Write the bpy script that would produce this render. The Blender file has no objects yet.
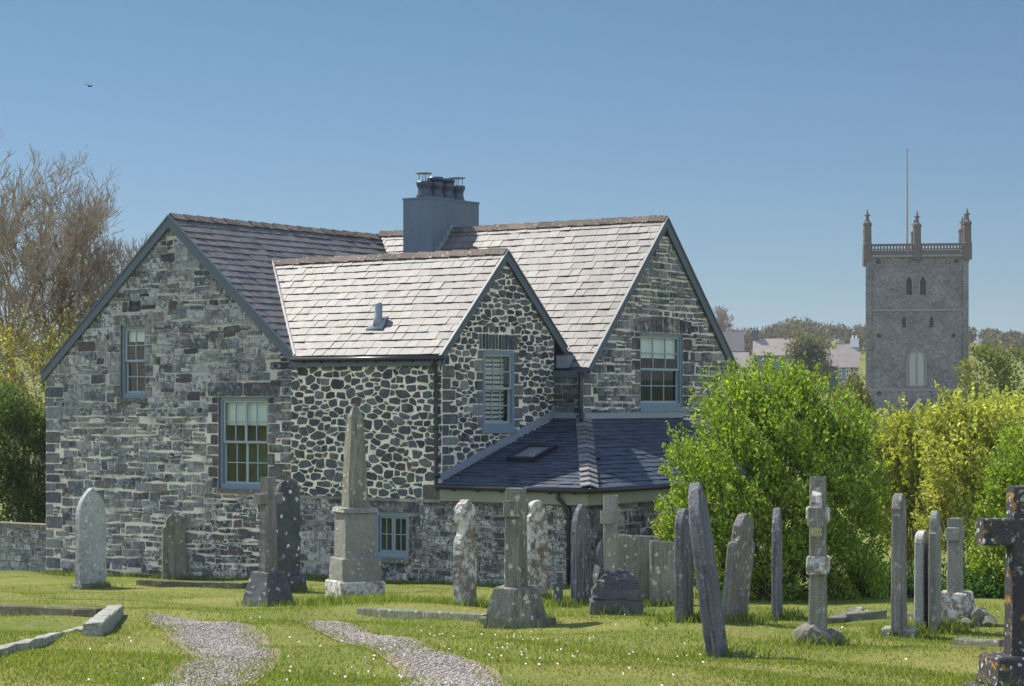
import bpy, math, random
import numpy as np
from mathutils import Vector, Matrix
from mathutils.geometry import tessellate_polygon
R = math.radians
random.seed(7); rng = np.random.default_rng(7)
S = bpy.context.scene
COL = S.collection

# ------------------------------------------------------------------ camera constants (photo survey)
F, HY, CX = 2150.0, 400.0, 512.0          # focal length in px, horizon row, centre column
AL = R(35)                                 # turn of the house
def at(px, py, d):                         # survey: photo row/column at a known distance -> world point
    return Vector(((px-CX)/F*d, d, (HY-py)/F*d))

# ------------------------------------------------------------------ ground
def sstep(a, b, x):
    t = np.clip((np.asarray(x, float)-a)/(b-a), 0, 1); return t*t*(3-2*t)
def G(x, y):
    x = np.asarray(x, float); y = np.asarray(y, float)
    z = np.where(y < 16.5, -1.65-0.0333*y, -2.2-0.0586*(y-16.5))
    z = np.where(y > 45, -3.87-0.05*(y-45), z)
    z = np.where(y > 60, -4.62-9.5*sstep(60, 190, y), z)
    hill = 15.5*sstep(225, 345, y)+15*sstep(360, 600, y)*(1-0.25*sstep(90, 300, x))+6*sstep(650, 1500, y)
    z = z+np.where(y > 220, hill, 0)
    near = 1-sstep(60, 90, y)
    z = z+near*(0.035*np.sin(x*1.3+0.7*y)+0.03*np.sin(0.9*x-1.1*y+1)+0.02*np.sin(2.3*x+2.1*y))
    z = z+0.10*np.exp(-((x-1.9)**2/1.2+(y-26)**2/5))
    z = z-1.2*sstep(3, 9, x)*sstep(36, 50, y)*near
    return z
def Gf(x, y): return float(G(x, y))
def ground_at(px, py):                     # where the sight line through a photo point meets the ground
    a, b = 8.0, 90.0
    f = lambda d: (HY-py)/F*d-Gf((px-CX)/F*d, d)
    while a < 90 and f(a+0.5) > 0: a += 0.5
    b = a+0.5
    for _ in range(40):
        m = (a+b)/2
        if f(m) > 0: a = m
        else: b = m
    d = (a+b)/2; x = (px-CX)/F*d
    return Vector((x, d, Gf(x, d)))

# ------------------------------------------------------------------ tags and mesh builder
def tag(o, label=None, cat=None, group=None, kind=None):
    if label: o['label'] = label
    if cat: o['category'] = cat; o['kind'] = 'thing'
    if group: o['group'] = group
    if kind: o['kind'] = kind
    return o
def empty(name, loc, rz=0.0, label=None, cat=None, group=None):
    o = bpy.data.objects.new(name, None); COL.objects.link(o)
    o.location = loc; o.rotation_euler = (0, 0, rz); o.empty_display_size = 0.2
    return tag(o, label, cat, group)
class MB:
    def __init__(s, zoff=0.0): s.v = []; s.f = []; s.m = []; s.c = []; s.z = zoff
    def add(s, vs, fs, mi=0, col=(1, 1, 1, 0)):
        b = len(s.v)
        for p in vs: s.v.append((p[0], p[1], p[2]-s.z)); s.c.append(col)
        for f in fs: s.f.append([b+i for i in f]); s.m.append(mi)
    def box(s, a, b, mi=0, col=(1, 1, 1, 0)):
        x0, y0, z0 = a; x1, y1, z1 = b
        s.add([(x0,y0,z0),(x1,y0,z0),(x1,y1,z0),(x0,y1,z0),(x0,y0,z1),(x1,y0,z1),(x1,y1,z1),(x0,y1,z1)],
              [(0,3,2,1),(4,5,6,7),(0,1,5,4),(1,2,6,5),(2,3,7,6),(3,0,4,7)], mi, col)
    def prism(s, poly, d, mi=0, col=(1, 1, 1, 0)):     # poly: 3D ring, d: extrusion vector
        n = len(poly); d = Vector(d)
        top = [Vector(p)+d for p in poly]
        s.add(list(map(Vector, poly))+top, [tuple(range(n-1, -1, -1)), tuple(range(n, 2*n))]+
              [(i, (i+1) % n, n+(i+1) % n, n+i) for i in range(n)], mi, col)
    def tube(s, pts, r, n=8, mi=0, col=(1, 1, 1, 0), caps=True):
        pts = [Vector(p) for p in pts]; k = len(pts)
        rs = r if isinstance(r, (list, tuple)) else [r]*k
        vs = []; ref = None
        for i, p in enumerate(pts):
            t = (pts[min(i+1, k-1)]-pts[max(i-1, 0)]).normalized()
            if ref is None:
                ref = t.orthogonal().normalized()
            ref = (ref-t*ref.dot(t)); ref = ref.normalized() if ref.length > 1e-6 else t.orthogonal().normalized()
            b = t.cross(ref)
            for j in range(n):
                a = 2*math.pi*j/n
                vs.append(p+(ref*math.cos(a)+b*math.sin(a))*rs[i])
        fs = [(i*n+j, i*n+(j+1) % n, (i+1)*n+(j+1) % n, (i+1)*n+j) for i in range(k-1) for j in range(n)]
        if caps: fs += [tuple(range(n-1, -1, -1)), tuple((k-1)*n+j for j in range(n))]
        s.add(vs, fs, mi, col)
    def lathe(s, c, prof, n=16, mi=0, col=(1, 1, 1, 0)):
        vs = []; k = len(prof)
        for r, z in prof:
            for j in range(n):
                a = 2*math.pi*j/n; vs.append((c[0]+r*math.cos(a), c[1]+r*math.sin(a), c[2]+z))
        fs = [(i*n+j, i*n+(j+1) % n, (i+1)*n+(j+1) % n, (i+1)*n+j) for i in range(k-1) for j in range(n)]
        fs += [tuple(range(n-1, -1, -1)), tuple((k-1)*n+j for j in range(n))]
        s.add(vs, fs, mi, col)
    def build(s, name, mats, parent=None, smooth=False, loc=None):
        me = bpy.data.meshes.new(name)
        me.from_pydata([tuple(p) for p in s.v], [], s.f)
        if not isinstance(mats, (list, tuple)): mats = [mats]
        for m in mats: me.materials.append(m)
        me.polygons.foreach_set('material_index', s.m)
        ca = me.color_attributes.new('Col', 'FLOAT_COLOR', 'POINT')
        ca.data.foreach_set('color', np.array(s.c, np.float32).ravel())
        if smooth: me.polygons.foreach_set('use_smooth', [True]*len(s.f))
        me.update()
        o = bpy.data.objects.new(name, me); COL.objects.link(o)
        if parent: o.parent = parent
        if loc is not None: o.location = loc
        return o
def np_mesh(name, V, Fc, cols, mat, parent=None, smooth=False):
    me = bpy.data.meshes.new(name)
    n = len(V); k = Fc.shape[1]; nf = len(Fc)
    me.vertices.add(n); me.vertices.foreach_set('co', np.asarray(V, np.float32).ravel())
    me.loops.add(nf*k); me.loops.foreach_set('vertex_index', np.asarray(Fc, np.int32).ravel())
    me.polygons.add(nf); me.polygons.foreach_set('loop_start', np.arange(0, nf*k, k, dtype=np.int32))
    if cols is not None:
        ca = me.color_attributes.new('Col', 'FLOAT_COLOR', 'POINT')
        c4 = np.ones((n, 4), np.float32); c4[:, :cols.shape[1]] = cols
        ca.data.foreach_set('color', c4.ravel())
    me.update(calc_edges=True)
    if smooth: me.polygons.foreach_set('use_smooth', [True]*nf)
    me.materials.append(mat)
    o = bpy.data.objects.new(name, me); COL.objects.link(o)
    if parent: o.parent = parent
    return o

# ------------------------------------------------------------------ materials
class NT:
    def __init__(s, name):
        s.mat = bpy.data.materials.new(name); s.mat.use_nodes = True
        s.t = s.mat.node_tree; s.t.nodes.clear()
        s.out = s.t.nodes.new('ShaderNodeOutputMaterial')
    def n(s, typ, **kw):
        nd = s.t.nodes.new('ShaderNode'+typ)
        for k, v in kw.items():
            if hasattr(nd, k) and k not in ('inputs',): setattr(nd, k, v)
        return nd
    def l(s, a, b): s.t.links.new(a, b)
    def val(s, sock, v):
        if hasattr(v, 'is_output'): s.l(v, sock)
        else: sock.default_value = v
    def coord(s): return s.n('TexCoord').outputs['Object']
    def mapped(s, scale, co=None):
        m = s.n('Mapping'); s.l(co or s.coord(), m.inputs['Vector'])
        m.inputs['Scale'].default_value = scale; return m.outputs['Vector']
    def noise(s, scale, detail=4, rough=0.6, co=None, dist=0.0):
        nd = s.n('TexNoise'); s.l(co or s.coord(), nd.inputs['Vector'])
        nd.inputs['Scale'].default_value = scale; nd.inputs['Detail'].default_value = detail
        nd.inputs['Roughness'].default_value = rough; nd.inputs['Distortion'].default_value = dist
        return nd.outputs['Fac']
    def vor(s, scale, co=None, out='Distance', feature='F1'):
        nd = s.n('TexVoronoi'); nd.feature = feature; s.l(co or s.coord(), nd.inputs['Vector'])
        nd.inputs['Scale'].default_value = scale; return nd.outputs[out]
    def ramp(s, fac, *stops):
        nd = s.n('ValToRGB'); s.l(fac, nd.inputs['Fac']); e = nd.color_ramp.elements
        while len(e) < len(stops): e.new(0.5)
        for i, (p, c) in enumerate(stops):
            e[i].position = p
            c = (c, c, c) if not isinstance(c, (tuple, list)) else c
            e[i].color = (c[0], c[1], c[2], 1)
        return nd.outputs['Color']
    def mix(s, fac, a, b, mode='MIX'):
        nd = s.n('Mix'); nd.data_type = 'RGBA'; nd.blend_type = mode
        s.val(nd.inputs[0], fac)
        for i, v in ((6, a), (7, b)):
            if hasattr(v, 'is_output'): s.l(v, nd.inputs[i])
            else: nd.inputs[i].default_value = (v[0], v[1], v[2], 1)
        return nd.outputs[2]
    def math(s, op, a, b=0.0, clamp=False):
        nd = s.n('Math'); nd.operation = op; nd.use_clamp = clamp
        s.val(nd.inputs[0], a); s.val(nd.inputs[1], b); return nd.outputs[0]
    def attr(s):
        nd = s.n('Attribute'); nd.attribute_name = 'Col'; return nd
    def bump(s, h, strength=0.5, dist=0.02):
        nd = s.n('Bump'); nd.inputs['Strength'].default_value = strength
        nd.inputs['Distance'].default_value = dist; s.l(h, nd.inputs['Height']); return nd.outputs['Normal']
    def principled(s, color, rough=0.8, normal=None, spec=0.3, metallic=0.0, **kw):
        p = s.n('BsdfPrincipled')
        if hasattr(color, 'is_output'): s.l(color, p.inputs['Base Color'])
        else: p.inputs['Base Color'].default_value = (*color, 1)
        s.val(p.inputs['Roughness'], rough)
        p.inputs['Specular IOR Level'].default_value = spec; p.inputs['Metallic'].default_value = metallic
        if normal is not None: s.l(normal, p.inputs['Normal'])
        s.l(p.outputs[0], s.out.inputs['Surface']); return p

def plain(name, color, rough=0.6, spec=0.3, var=0.25, scale=9, metallic=0.0, bump=0.15):
    t = NT(name); n = t.noise(scale, 5); n2 = t.noise(scale*7, 3)
    f = t.mix(0.35, n, n2)
    c = t.mix(f, tuple(k*(1-var) for k in color), tuple(min(1, k*(1+var)) for k in color))
    t.principled(c, rough, t.bump(n2, bump, 0.01), spec, metallic); return t.mat

def stone_mat(name='rubble_stone'):
    t = NT(name); a = t.attr(); co = t.coord()
    n1 = t.noise(9, 5, 0.65); n2 = t.noise(45, 4, 0.7); n3 = t.noise(1.1, 4, 0.6)
    c = t.mix(1.0, a.outputs['Color'], t.ramp(t.mix(0.5, n1, n2), (0.3, 0.45), (0.7, 1.5)), 'MULTIPLY')
    # lichen crust: alpha of the stone sets how much
    lf = t.math('ADD', t.math('MULTIPLY', n1, 0.5), t.math('MULTIPLY', n2, 0.5))
    th = t.math('SUBTRACT', 0.72, t.math('MULTIPLY', a.outputs['Alpha'], 0.27))
    l = t.math('MULTIPLY', t.math('SUBTRACT', lf, th), 14, True)
    l = t.math('MULTIPLY', l, t.math('ADD', 0.35, n3), True)
    c = t.mix(l, c, t.mix(n2, (0.34, 0.37, 0.34), (0.66, 0.67, 0.60)))
    n4 = t.noise(4.5, 6, 0.75); n5 = t.noise(0.8, 3, 0.5)
    sm = t.math('MULTIPLY', t.ramp(t.math('ADD', t.math('MULTIPLY', n4, 0.6), t.math('MULTIPLY', n5, 0.4)), (0.49, 0), (0.60, 0.8)), t.math('MULTIPLY', a.outputs['Alpha'], 1.2, True), True)
    c = t.mix(sm, c, t.mix(n2, (0.22, 0.225, 0.20), (0.42, 0.41, 0.35)))
    c = t.mix(t.ramp(t.noise(2.3, 5, 0.7), (0.58, 0), (0.72, 0.55)), c, (0.045, 0.05, 0.055))
    t.principled(c, 0.88, t.bump(t.mix(0.6, n1, n2), 0.7, 0.02), 0.2); return t.mat
def mortar_mat(name, c1, c2, blotch=None, amount=0.5, low=None):
    t = NT(name); n1 = t.noise(1.3, 5, 0.65); n2 = t.noise(28, 4, 0.7)
    c = t.mix(t.ramp(n2, (0.35, 0), (0.65, 1)), c1, c2)
    if low:
        sp = t.n('SeparateXYZ'); t.l(t.coord(), sp.inputs[0])
        h = t.math('ADD', sp.outputs[2], t.math('MULTIPLY', t.math('SUBTRACT', n1, 0.5), 3.0))
        c = t.mix(t.ramp(t.math('MULTIPLY', h, 0.2), (low*0.2-0.08, 0), (low*0.2+0.04, 1)), (0.66, 0.60, 0.47), c)
    if blotch: c = t.mix(t.ramp(n1, (0.62-amount*0.4, 0), (0.78-amount*0.4, 1)), c, blotch)
    t.principled(c, 0.95, t.bump(n2, 0.6, 0.01), 0.1); return t.mat
def slate_mat(name, c1, c2, rough=0.42, spec=0.5, lich=0.0):
    t = NT(name); a = t.attr(); n1 = t.noise(6, 5, 0.6); n2 = t.noise(40, 3)
    c = t.mix(1.0, t.mix(n1, c1, c2), a.outputs['Color'], 'MULTIPLY')
    if lich: c = t.mix(t.ramp(t.noise(14, 5, 0.7), (0.66-lich*0.2, 0), (0.72-lich*0.2, 1)), c, (0.38, 0.36, 0.28))
    r = t.math('ADD', rough-0.06, t.math('MULTIPLY', n1, 0.12))
    t.principled(c, r, t.bump(n2, 0.12, 0.01), spec); return t.mat
def grave_mat(name, c1, c2, lich=(0.5, 0.5, 0.45), amount=0.4, scale=9, second=None, streak=0.0):
    t = NT(name); oi = t.n('ObjectInfo')
    ad = t.n('VectorMath'); ad.operation = 'ADD'; t.l(t.coord(), ad.inputs[0]); t.l(oi.outputs['Location'], ad.inputs[1])
    co = ad.outputs[0]
    n1 = t.noise(2.2, 5, 0.65, co); n2 = t.noise(scale*1.3, 8, 0.78, co); n3 = t.noise(55, 4, 0.7, co); n4 = t.noise(scale*0.8, 7, 0.72, co); n5 = t.noise(1.6, 3, 0.5, co)
    c = t.mix(t.ramp(n1, (0.3, 0), (0.7, 1)), c1, c2)
    if streak:
        st = t.noise(3, 5, 0.65, t.mapped((10, 10, 0.6), co)); c = t.mix(t.ramp(st, (0.45, 0), (0.7, streak)), c, (0.36, 0.36, 0.32))
        c = t.mix(t.ramp(t.noise(2, 5, 0.65, t.mapped((7, 7, 0.4), co)), (0.52, 0), (0.68, 0.7)), c, tuple(v*0.45 for v in c1))
    c = t.mix(0.8, c, t.ramp(n3, (0.28, 0.35), (0.7, 1.35)), 'MULTIPLY')
    k = 0.72-amount*0.30
    f = t.math('ADD', t.math('MULTIPLY', n2, 0.75), t.math('MULTIPLY', n5, 0.25))
    c = t.mix(t.ramp(f, (k-0.03, 0), (k+0.05, 0.9)), c, t.mix(n3, tuple(v*0.65 for v in lich), tuple(min(1, v*1.15) for v in lich)))
    nz = t.n('TexNoise'); t.l(co, nz.inputs['Vector']); nz.inputs['Scale'].default_value = 14; dv = t.n('VectorMath'); dv.operation = 'SCALE'; t.l(nz.outputs['Color'], dv.inputs[0]); dv.inputs['Scale'].default_value = 0.10
    av = t.n('VectorMath'); av.operation = 'ADD'; t.l(co, av.inputs[0]); t.l(dv.outputs[0], av.inputs[1])
    vd = t.vor(scale*1.15, av.outputs[0]); ns = t.math('ADD', vd, t.math('MULTIPLY', n3, 0.25))
    c = t.mix(t.math('MULTIPLY', t.ramp(ns, (0.33, 1), (0.40, 0)), t.ramp(n5, (0.38, 0), (0.55, 0.8))), c, tuple(min(1, v*1.2) for v in lich))
    if second: c = t.mix(t.ramp(n4, (0.57, 0), (0.63, 0.9)), c, second)
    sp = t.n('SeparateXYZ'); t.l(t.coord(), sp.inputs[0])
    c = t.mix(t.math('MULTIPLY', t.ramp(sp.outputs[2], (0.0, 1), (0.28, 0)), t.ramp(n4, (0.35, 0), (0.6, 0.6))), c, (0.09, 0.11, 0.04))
    t.principled(c, 0.9, t.bump(t.mix(0.5, n2, n3), 0.9, 0.03), 0.2); return t.mat
def leaf_mat(name, trans=0.4, gloss=0.25):
    t = NT(name); a = t.attr()
    p = t.n('BsdfPrincipled'); t.l(a.outputs['Color'], p.inputs['Base Color'])
    p.inputs['Roughness'].default_value = 0.5; p.inputs['Specular IOR Level'].default_value = gloss
    tr = t.n('BsdfTranslucent')
    t.l(t.mix(1.0, a.outputs['Color'], (1.25, 1.3, 0.65), 'MULTIPLY'), tr.inputs['Color'])
    m = t.n('MixShader'); m.inputs[0].default_value = trans
    t.l(p.outputs[0], m.inputs[1]); t.l(tr.outputs[0], m.inputs[2]); t.l(m.outputs[0], t.out.inputs['Surface'])
    return t.mat
def glass_mat(name, tint=(0.9, 0.95, 0.97), fac=0.22):
    t = NT(name); tr = t.n('BsdfTransparent'); tr.inputs[0].default_value = (*tint, 1)
    g = t.n('BsdfGlossy'); g.inputs['Roughness'].default_value = 0.02; g.inputs['Color'].default_value = (0.28, 0.31, 0.33, 1)
    m = t.n('MixShader'); fr = t.n('LayerWeight'); fr.inputs['Blend'].default_value = 0.5
    t.l(t.math('ADD', t.math('MULTIPLY', t.math('POWER', fr.outputs['Facing'], 4.0), 0.6), 0.05+fac*0.5, True), m.inputs[0])
    t.l(tr.outputs[0], m.inputs[1]); t.l(g.outputs[0], m.inputs[2]); t.l(m.outputs[0], t.out.inputs['Surface'])
    return t.mat

M = {}
M['stone'] = stone_mat()
M['mortar_light'] = mortar_mat('lime_mortar', (0.64, 0.575, 0.43), (0.83, 0.76, 0.60), (0.50, 0.46, 0.36), 0.3)
M['mortar_old'] = mortar_mat('old_lime_mortar', (0.32, 0.31, 0.265), (0.52, 0.50, 0.41), (0.20, 0.205, 0.185), 0.3, 3.6)
M['mortar_mid'] = mortar_mat('weathered_mortar', (0.52, 0.48, 0.38), (0.72, 0.67, 0.54), (0.32, 0.31, 0.27), 0.35)
M['mortar_dark'] = mortar_mat('mossy_mortar', (0.20, 0.195, 0.17), (0.42, 0.40, 0.33), (0.13, 0.135, 0.12), 0.5)
M['slate'] = slate_mat('roof_slate', (0.10, 0.098, 0.094), (0.15, 0.144, 0.132), 0.55, 0.245, 0.12)
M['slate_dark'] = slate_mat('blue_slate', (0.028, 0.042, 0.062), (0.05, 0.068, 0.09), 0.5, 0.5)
M['ridge'] = slate_mat('clay_ridge', (0.085, 0.07, 0.058), (0.17, 0.14, 0.11), 0.85, 0.15, 0.4)
M['board'] = plain('painted_board', (0.085, 0.105, 0.118), 0.55, 0.3, 0.12, 5, bump=0.05)
M['frame'] = plain('blue_grey_paint', (0.15, 0.205, 0.235), 0.55, 0.3, 0.12, 5, bump=0.05)
M['sash'] = plain('pale_grey_paint', (0.26, 0.315, 0.33), 0.55, 0.3, 0.1, 5, bump=0.05)
M['gutter'] = plain('black_iron', (0.012, 0.015, 0.02), 0.35, 0.5, 0.2, 6, bump=0.05)
M['lead'] = plain('lead_sheet', (0.20, 0.225, 0.25), 0.5, 0.5, 0.25, 8)
M['render'] = plain('smooth_grey_render', (0.12, 0.165, 0.205), 0.9, 0.15, 0.08, 2.0, bump=0.06)
M['pot'] = plain('blue_black_pot', (0.035, 0.05, 0.075), 0.4, 0.5, 0.3, 12)
M['steel'] = plain('dull_steel', (0.18, 0.19, 0.2), 0.45, 0.5, 0.2, 12, 0.6)
M['glass'] = glass_mat('window_glass', fac=0.03)
M['blind'] = plain('cream_blind', (0.88, 0.83, 0.66), 0.85, 0.1, 0.08, 3)
M['inside'] = plain('dark_room', (0.03, 0.04, 0.04), 0.9, 0.1, 0.6, 2.5)
M['inside_warm'] = plain('olive_room', (0.30, 0.28, 0.13), 0.9, 0.1, 0.5, 2.5)
M['soffit'] = plain('pale_soffit', (0.20, 0.215, 0.17), 0.8, 0.2, 0.12, 4)
M['fillet'] = plain('mortar_fillet', (0.52, 0.47, 0.42), 0.9, 0.1, 0.25, 12)
M['leaf'] = leaf_mat('leaf', 0.48)
M['bark'] = plain('bark', (0.13, 0.105, 0.08), 0.9, 0.1, 0.4, 8)
M['bark_grey'] = plain('grey_bark', (0.30, 0.245, 0.185), 0.9, 0.1, 0.4, 8)

t = NT('streaked_render'); st = t.noise(2.2, 5, 0.65, t.mapped((5, 5, 0.5))); n1 = t.noise(1.5, 5, 0.6); n2 = t.noise(40, 3, 0.6)
c = t.mix(n1, (0.105, 0.14, 0.17), (0.155, 0.185, 0.205)); c = t.mix(t.ramp(st, (0.5, 0), (0.8, 0.3)), c, (0.075, 0.09, 0.10)); c = t.mix(t.ramp(t.noise(6, 5, 0.7), (0.6, 0), (0.75, 0.4)), c, (0.26, 0.28, 0.28))
t.principled(c, 0.9, t.bump(n2, 0.4, 0.01), 0.15); M['render'] = t.mat

# ------------------------------------------------------------------ stone wall generator
def clip(poly, a, b, c):
    out = []; n = len(poly)
    for i in range(n):
        p = poly[i]; q = poly[(i+1) % n]
        dp = a*p[0]+b*p[1]-c; dq = a*q[0]+b*q[1]-c
        if dp <= 0: out.append(p)
        if (dp < 0 < dq) or (dq < 0 < dp):
            t = dp/(dp-dq); out.append((p[0]+(q[0]-p[0])*t, p[1]+(q[1]-p[1])*t))
    return out
def area(p): return 0.5*sum(p[i][0]*p[(i+1) % len(p)][1]-p[(i+1) % len(p)][0]*p[i][1] for i in range(len(p)))
def convex_clip(poly, region):             # region: convex CCW ring
    n = len(region)
    for i in range(n):
        p, q = region[i], region[(i+1) % n]
        a, b = q[1]-p[1], -(q[0]-p[0]); poly = clip(poly, a, b, a*p[0]+b*p[1])
        if len(poly) < 3: return []
    return poly
def inset(poly, d):
    n = len(poly); reg = []
    out = poly
    for i in range(n):
        p, q = poly[i], poly[(i+1) % n]
        a, b = q[1]-p[1], -(q[0]-p[0]); L = math.hypot(a, b)
        if L < 1e-6: continue
        a /= L; b /= L; out = clip(out, a, b, a*p[0]+b*p[1]-d*random.uniform(0.5, 1.6))
        if len(out) < 3: return []
    return out
def chaikin(p, r=0.22):
    o = []; n = len(p)
    for i in range(n):
        a, b = p[i], p[(i+1) % n]
        o.append((a[0]+(b[0]-a[0])*r, a[1]+(b[1]-a[1])*r)); o.append((a[0]+(b[0]-a[0])*(1-r), a[1]+(b[1]-a[1])*(1-r)))
    return o
def cells_coursed(x0, x1, z0, z1, h=(0.1, 0.22), l=(0.14, 0.46), jit=0.014, split=0.2):
    out = []; z = z0
    while z < z1:
        hh = random.uniform(*h); x = x0-random.uniform(0, 0.3); ph = random.uniform(0, 6); am = random.uniform(0.004, 0.02)*(jit/0.014)
        wv = lambda xx: am*math.sin(xx*1.7+ph)
        while x < x1:
            ll = random.uniform(*l)*(0.75+0.5*hh/h[1]); j = lambda: random.uniform(-jit, jit)
            def quad(a, b, c, d): out.append([(a+j(), c+wv(a)+j()), (b+j(), c+wv(b)+j()), (b+j(), d+wv(b)+j()), (a+j(), d+wv(a)+j())])
            if random.random() < split and hh > 0.14:
                k = random.uniform(0.4, 0.6)*hh; m = random.uniform(0.35, 0.65)*ll
                quad(x, x+ll, z, z+k)
                if random.random() < 0.5: quad(x, x+m, z+k, z+hh); quad(x+m, x+ll, z+k, z+hh)
                else: quad(x, x+ll, z+k, z+hh)
            else: quad(x, x+ll, z, z+hh)
            x += ll
        z += hh
    return out
def cells_random(x0, x1, z0, z1, sx=0.27, sz=0.17, jit=0.46):
    pts = []; nz = int((z1-z0)/sz)+3; nx = int((x1-x0)/sx)+3
    grid = {}
    for i in range(nx):
        for k in range(nz):
            if random.random() < 0.1: continue
            px = x0+(i-1+0.5*(k % 2)+random.uniform(-jit, jit))*sx; pz = z0+(k-1+random.uniform(-jit, jit))*sz
            grid[(i, k)] = (px, pz, random.uniform(0, 0.75)*sz*sz)
            if random.random() < 0.2: grid[(i, k, 1)] = (px+random.uniform(-0.3, 0.3)*sx, pz+0.5*sz, 0.0)
    by = {}
    for key, p in grid.items(): by.setdefault(key[:2], []).append(p)
    asp = sx/sz; out = []
    for (i, k), ps in by.items():
        for p in ps:
            poly = [(p[0]-sx*1.3, p[1]-sz*1.3), (p[0]+sx*1.3, p[1]-sz*1.3), (p[0]+sx*1.3, p[1]+sz*1.3), (p[0]-sx*1.3, p[1]+sz*1.3)]
            for di in (-2, -1, 0, 1, 2):
                for dk in (-2, -1, 0, 1, 2):
                    for q in by.get((i+di, k+dk), ()):
                        if q is p or len(poly) < 3: continue
                        a, b = (q[0]-p[0])/asp**2, q[1]-p[1]
                        poly = clip(poly, a, b, a*(p[0]+q[0])/2+b*(p[1]+q[1])/2+(p[2]-q[2])/2)
            if len(poly) < 3: continue
            # knock the cell down to a squarish block, turned a little
            mx = sum(q[0] for q in poly)/len(poly); mz = sum(q[1] for q in poly)/len(poly); w_ = max(q[0] for q in poly)-min(q[0] for q in poly); h_ = max(q[1] for q in poly)-min(q[1] for q in poly)
            for th, half in ((0, w_), (90, h_), (180, w_), (270, h_)):
                if len(poly) < 3: break
                a_ = R(th+random.uniform(-13, 13)); ca, sa = math.cos(a_), math.sin(a_)
                poly = clip(poly, ca, sa, ca*mx+sa*mz+half*random.uniform(0.36, 0.47))
            if len(poly) >= 3: out.append(poly)
    return out
def rubble(x0, x1, z0, z1, h=(0.11, 0.27), l=(0.12, 0.34), jit=0.034):
    # roughly coursed rubble: courses with strongly skewed joints, many of them split or with a corner knocked off
    out = []
    for c in cells_coursed(x0, x1, z0, z1, h, l, jit, 0.5):
        r = random.random()
        if r < 0.35:
            k = random.randrange(4); t = random.uniform(0.25, 0.6); p, q, n_ = c[k-1], c[k], c[(k+1) % 4]
            a = (q[0]+(p[0]-q[0])*t, q[1]+(p[1]-q[1])*t); b = (q[0]+(n_[0]-q[0])*t*0.8, q[1]+(n_[1]-q[1])*t*0.8)
            d = c[:k]+[a, b]+c[k+1:]; out.append(d)
            if t > 0.42: out.append([a, q, b])
        else: out.append(c)
    return out
def pal(cols, lich=(0, 0.3), var=0.25):
    c = random.choice(cols); k = random.uniform(1-var, 1+var)
    return (c[0]*k, c[1]*k, c[2]*k, random.uniform(*lich))
GREY = [tuple(v*1.22 for v in c) for c in [(0.10, 0.105, 0.105), (0.14, 0.145, 0.14), (0.075, 0.085, 0.09), (0.17, 0.17, 0.155), (0.115, 0.105, 0.09), (0.11, 0.12, 0.105), (0.13, 0.14, 0.14), (0.09, 0.098, 0.10)]]
DARK = [(0.055, 0.062, 0.066), (0.075, 0.082, 0.085), (0.095, 0.10, 0.098), (0.045, 0.05, 0.056), (0.10, 0.085, 0.07)]
MIX = [(0.065, 0.078, 0.083), (0.085, 0.10, 0.10), (0.11, 0.118, 0.108), (0.05, 0.06, 0.067), (0.075, 0.09, 0.09), (0.06, 0.07, 0.075), (0.105, 0.088, 0.07), (0.08, 0.10, 0.095), (0.07, 0.082, 0.086), (0.06, 0.072, 0.078)]
def wobble(p):
    o = []; n = len(p)
    for i in range(n):
        a, b = p[i], p[(i+1) % n]; L = math.dist(a, b); o.append(a)
        if L > 0.09:
            k = random.uniform(0.35, 0.65); j = min(0.012, L*0.05)
            o.append((a[0]+(b[0]-a[0])*k+random.uniform(-j, j), a[1]+(b[1]-a[1])*k+random.uniform(-j, j)))
    return o
def overlaps(poly, r):
    xs = [p[0] for p in poly]; zs = [p[1] for p in poly]
    return max(xs) > r[0] and min(xs) < r[1] and max(zs) > r[2] and min(zs) < r[3]
def emit(mb, poly, mp, o, col):
    n = len(poly)
    cx = sum(p[0] for p in poly)/n; cz = sum(p[1] for p in poly)/n
    tx, tz = random.uniform(-0.02, 0.02), random.uniform(-0.02, 0.02)
    lo = [mp(p[0], p[1], -0.004) for p in poly]
    top = [mp(cx+(p[0]-cx)*0.96, cz+(p[1]-cz)*0.94, o+tx*(p[0]-cx)+tz*(p[1]-cz)) for p in poly]
    mb.add(lo+top, [tuple(range(n, 2*n))]+[(i, (i+1) % n, n+(i+1) % n, n+i) for i in range(n)], 0, col)
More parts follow.
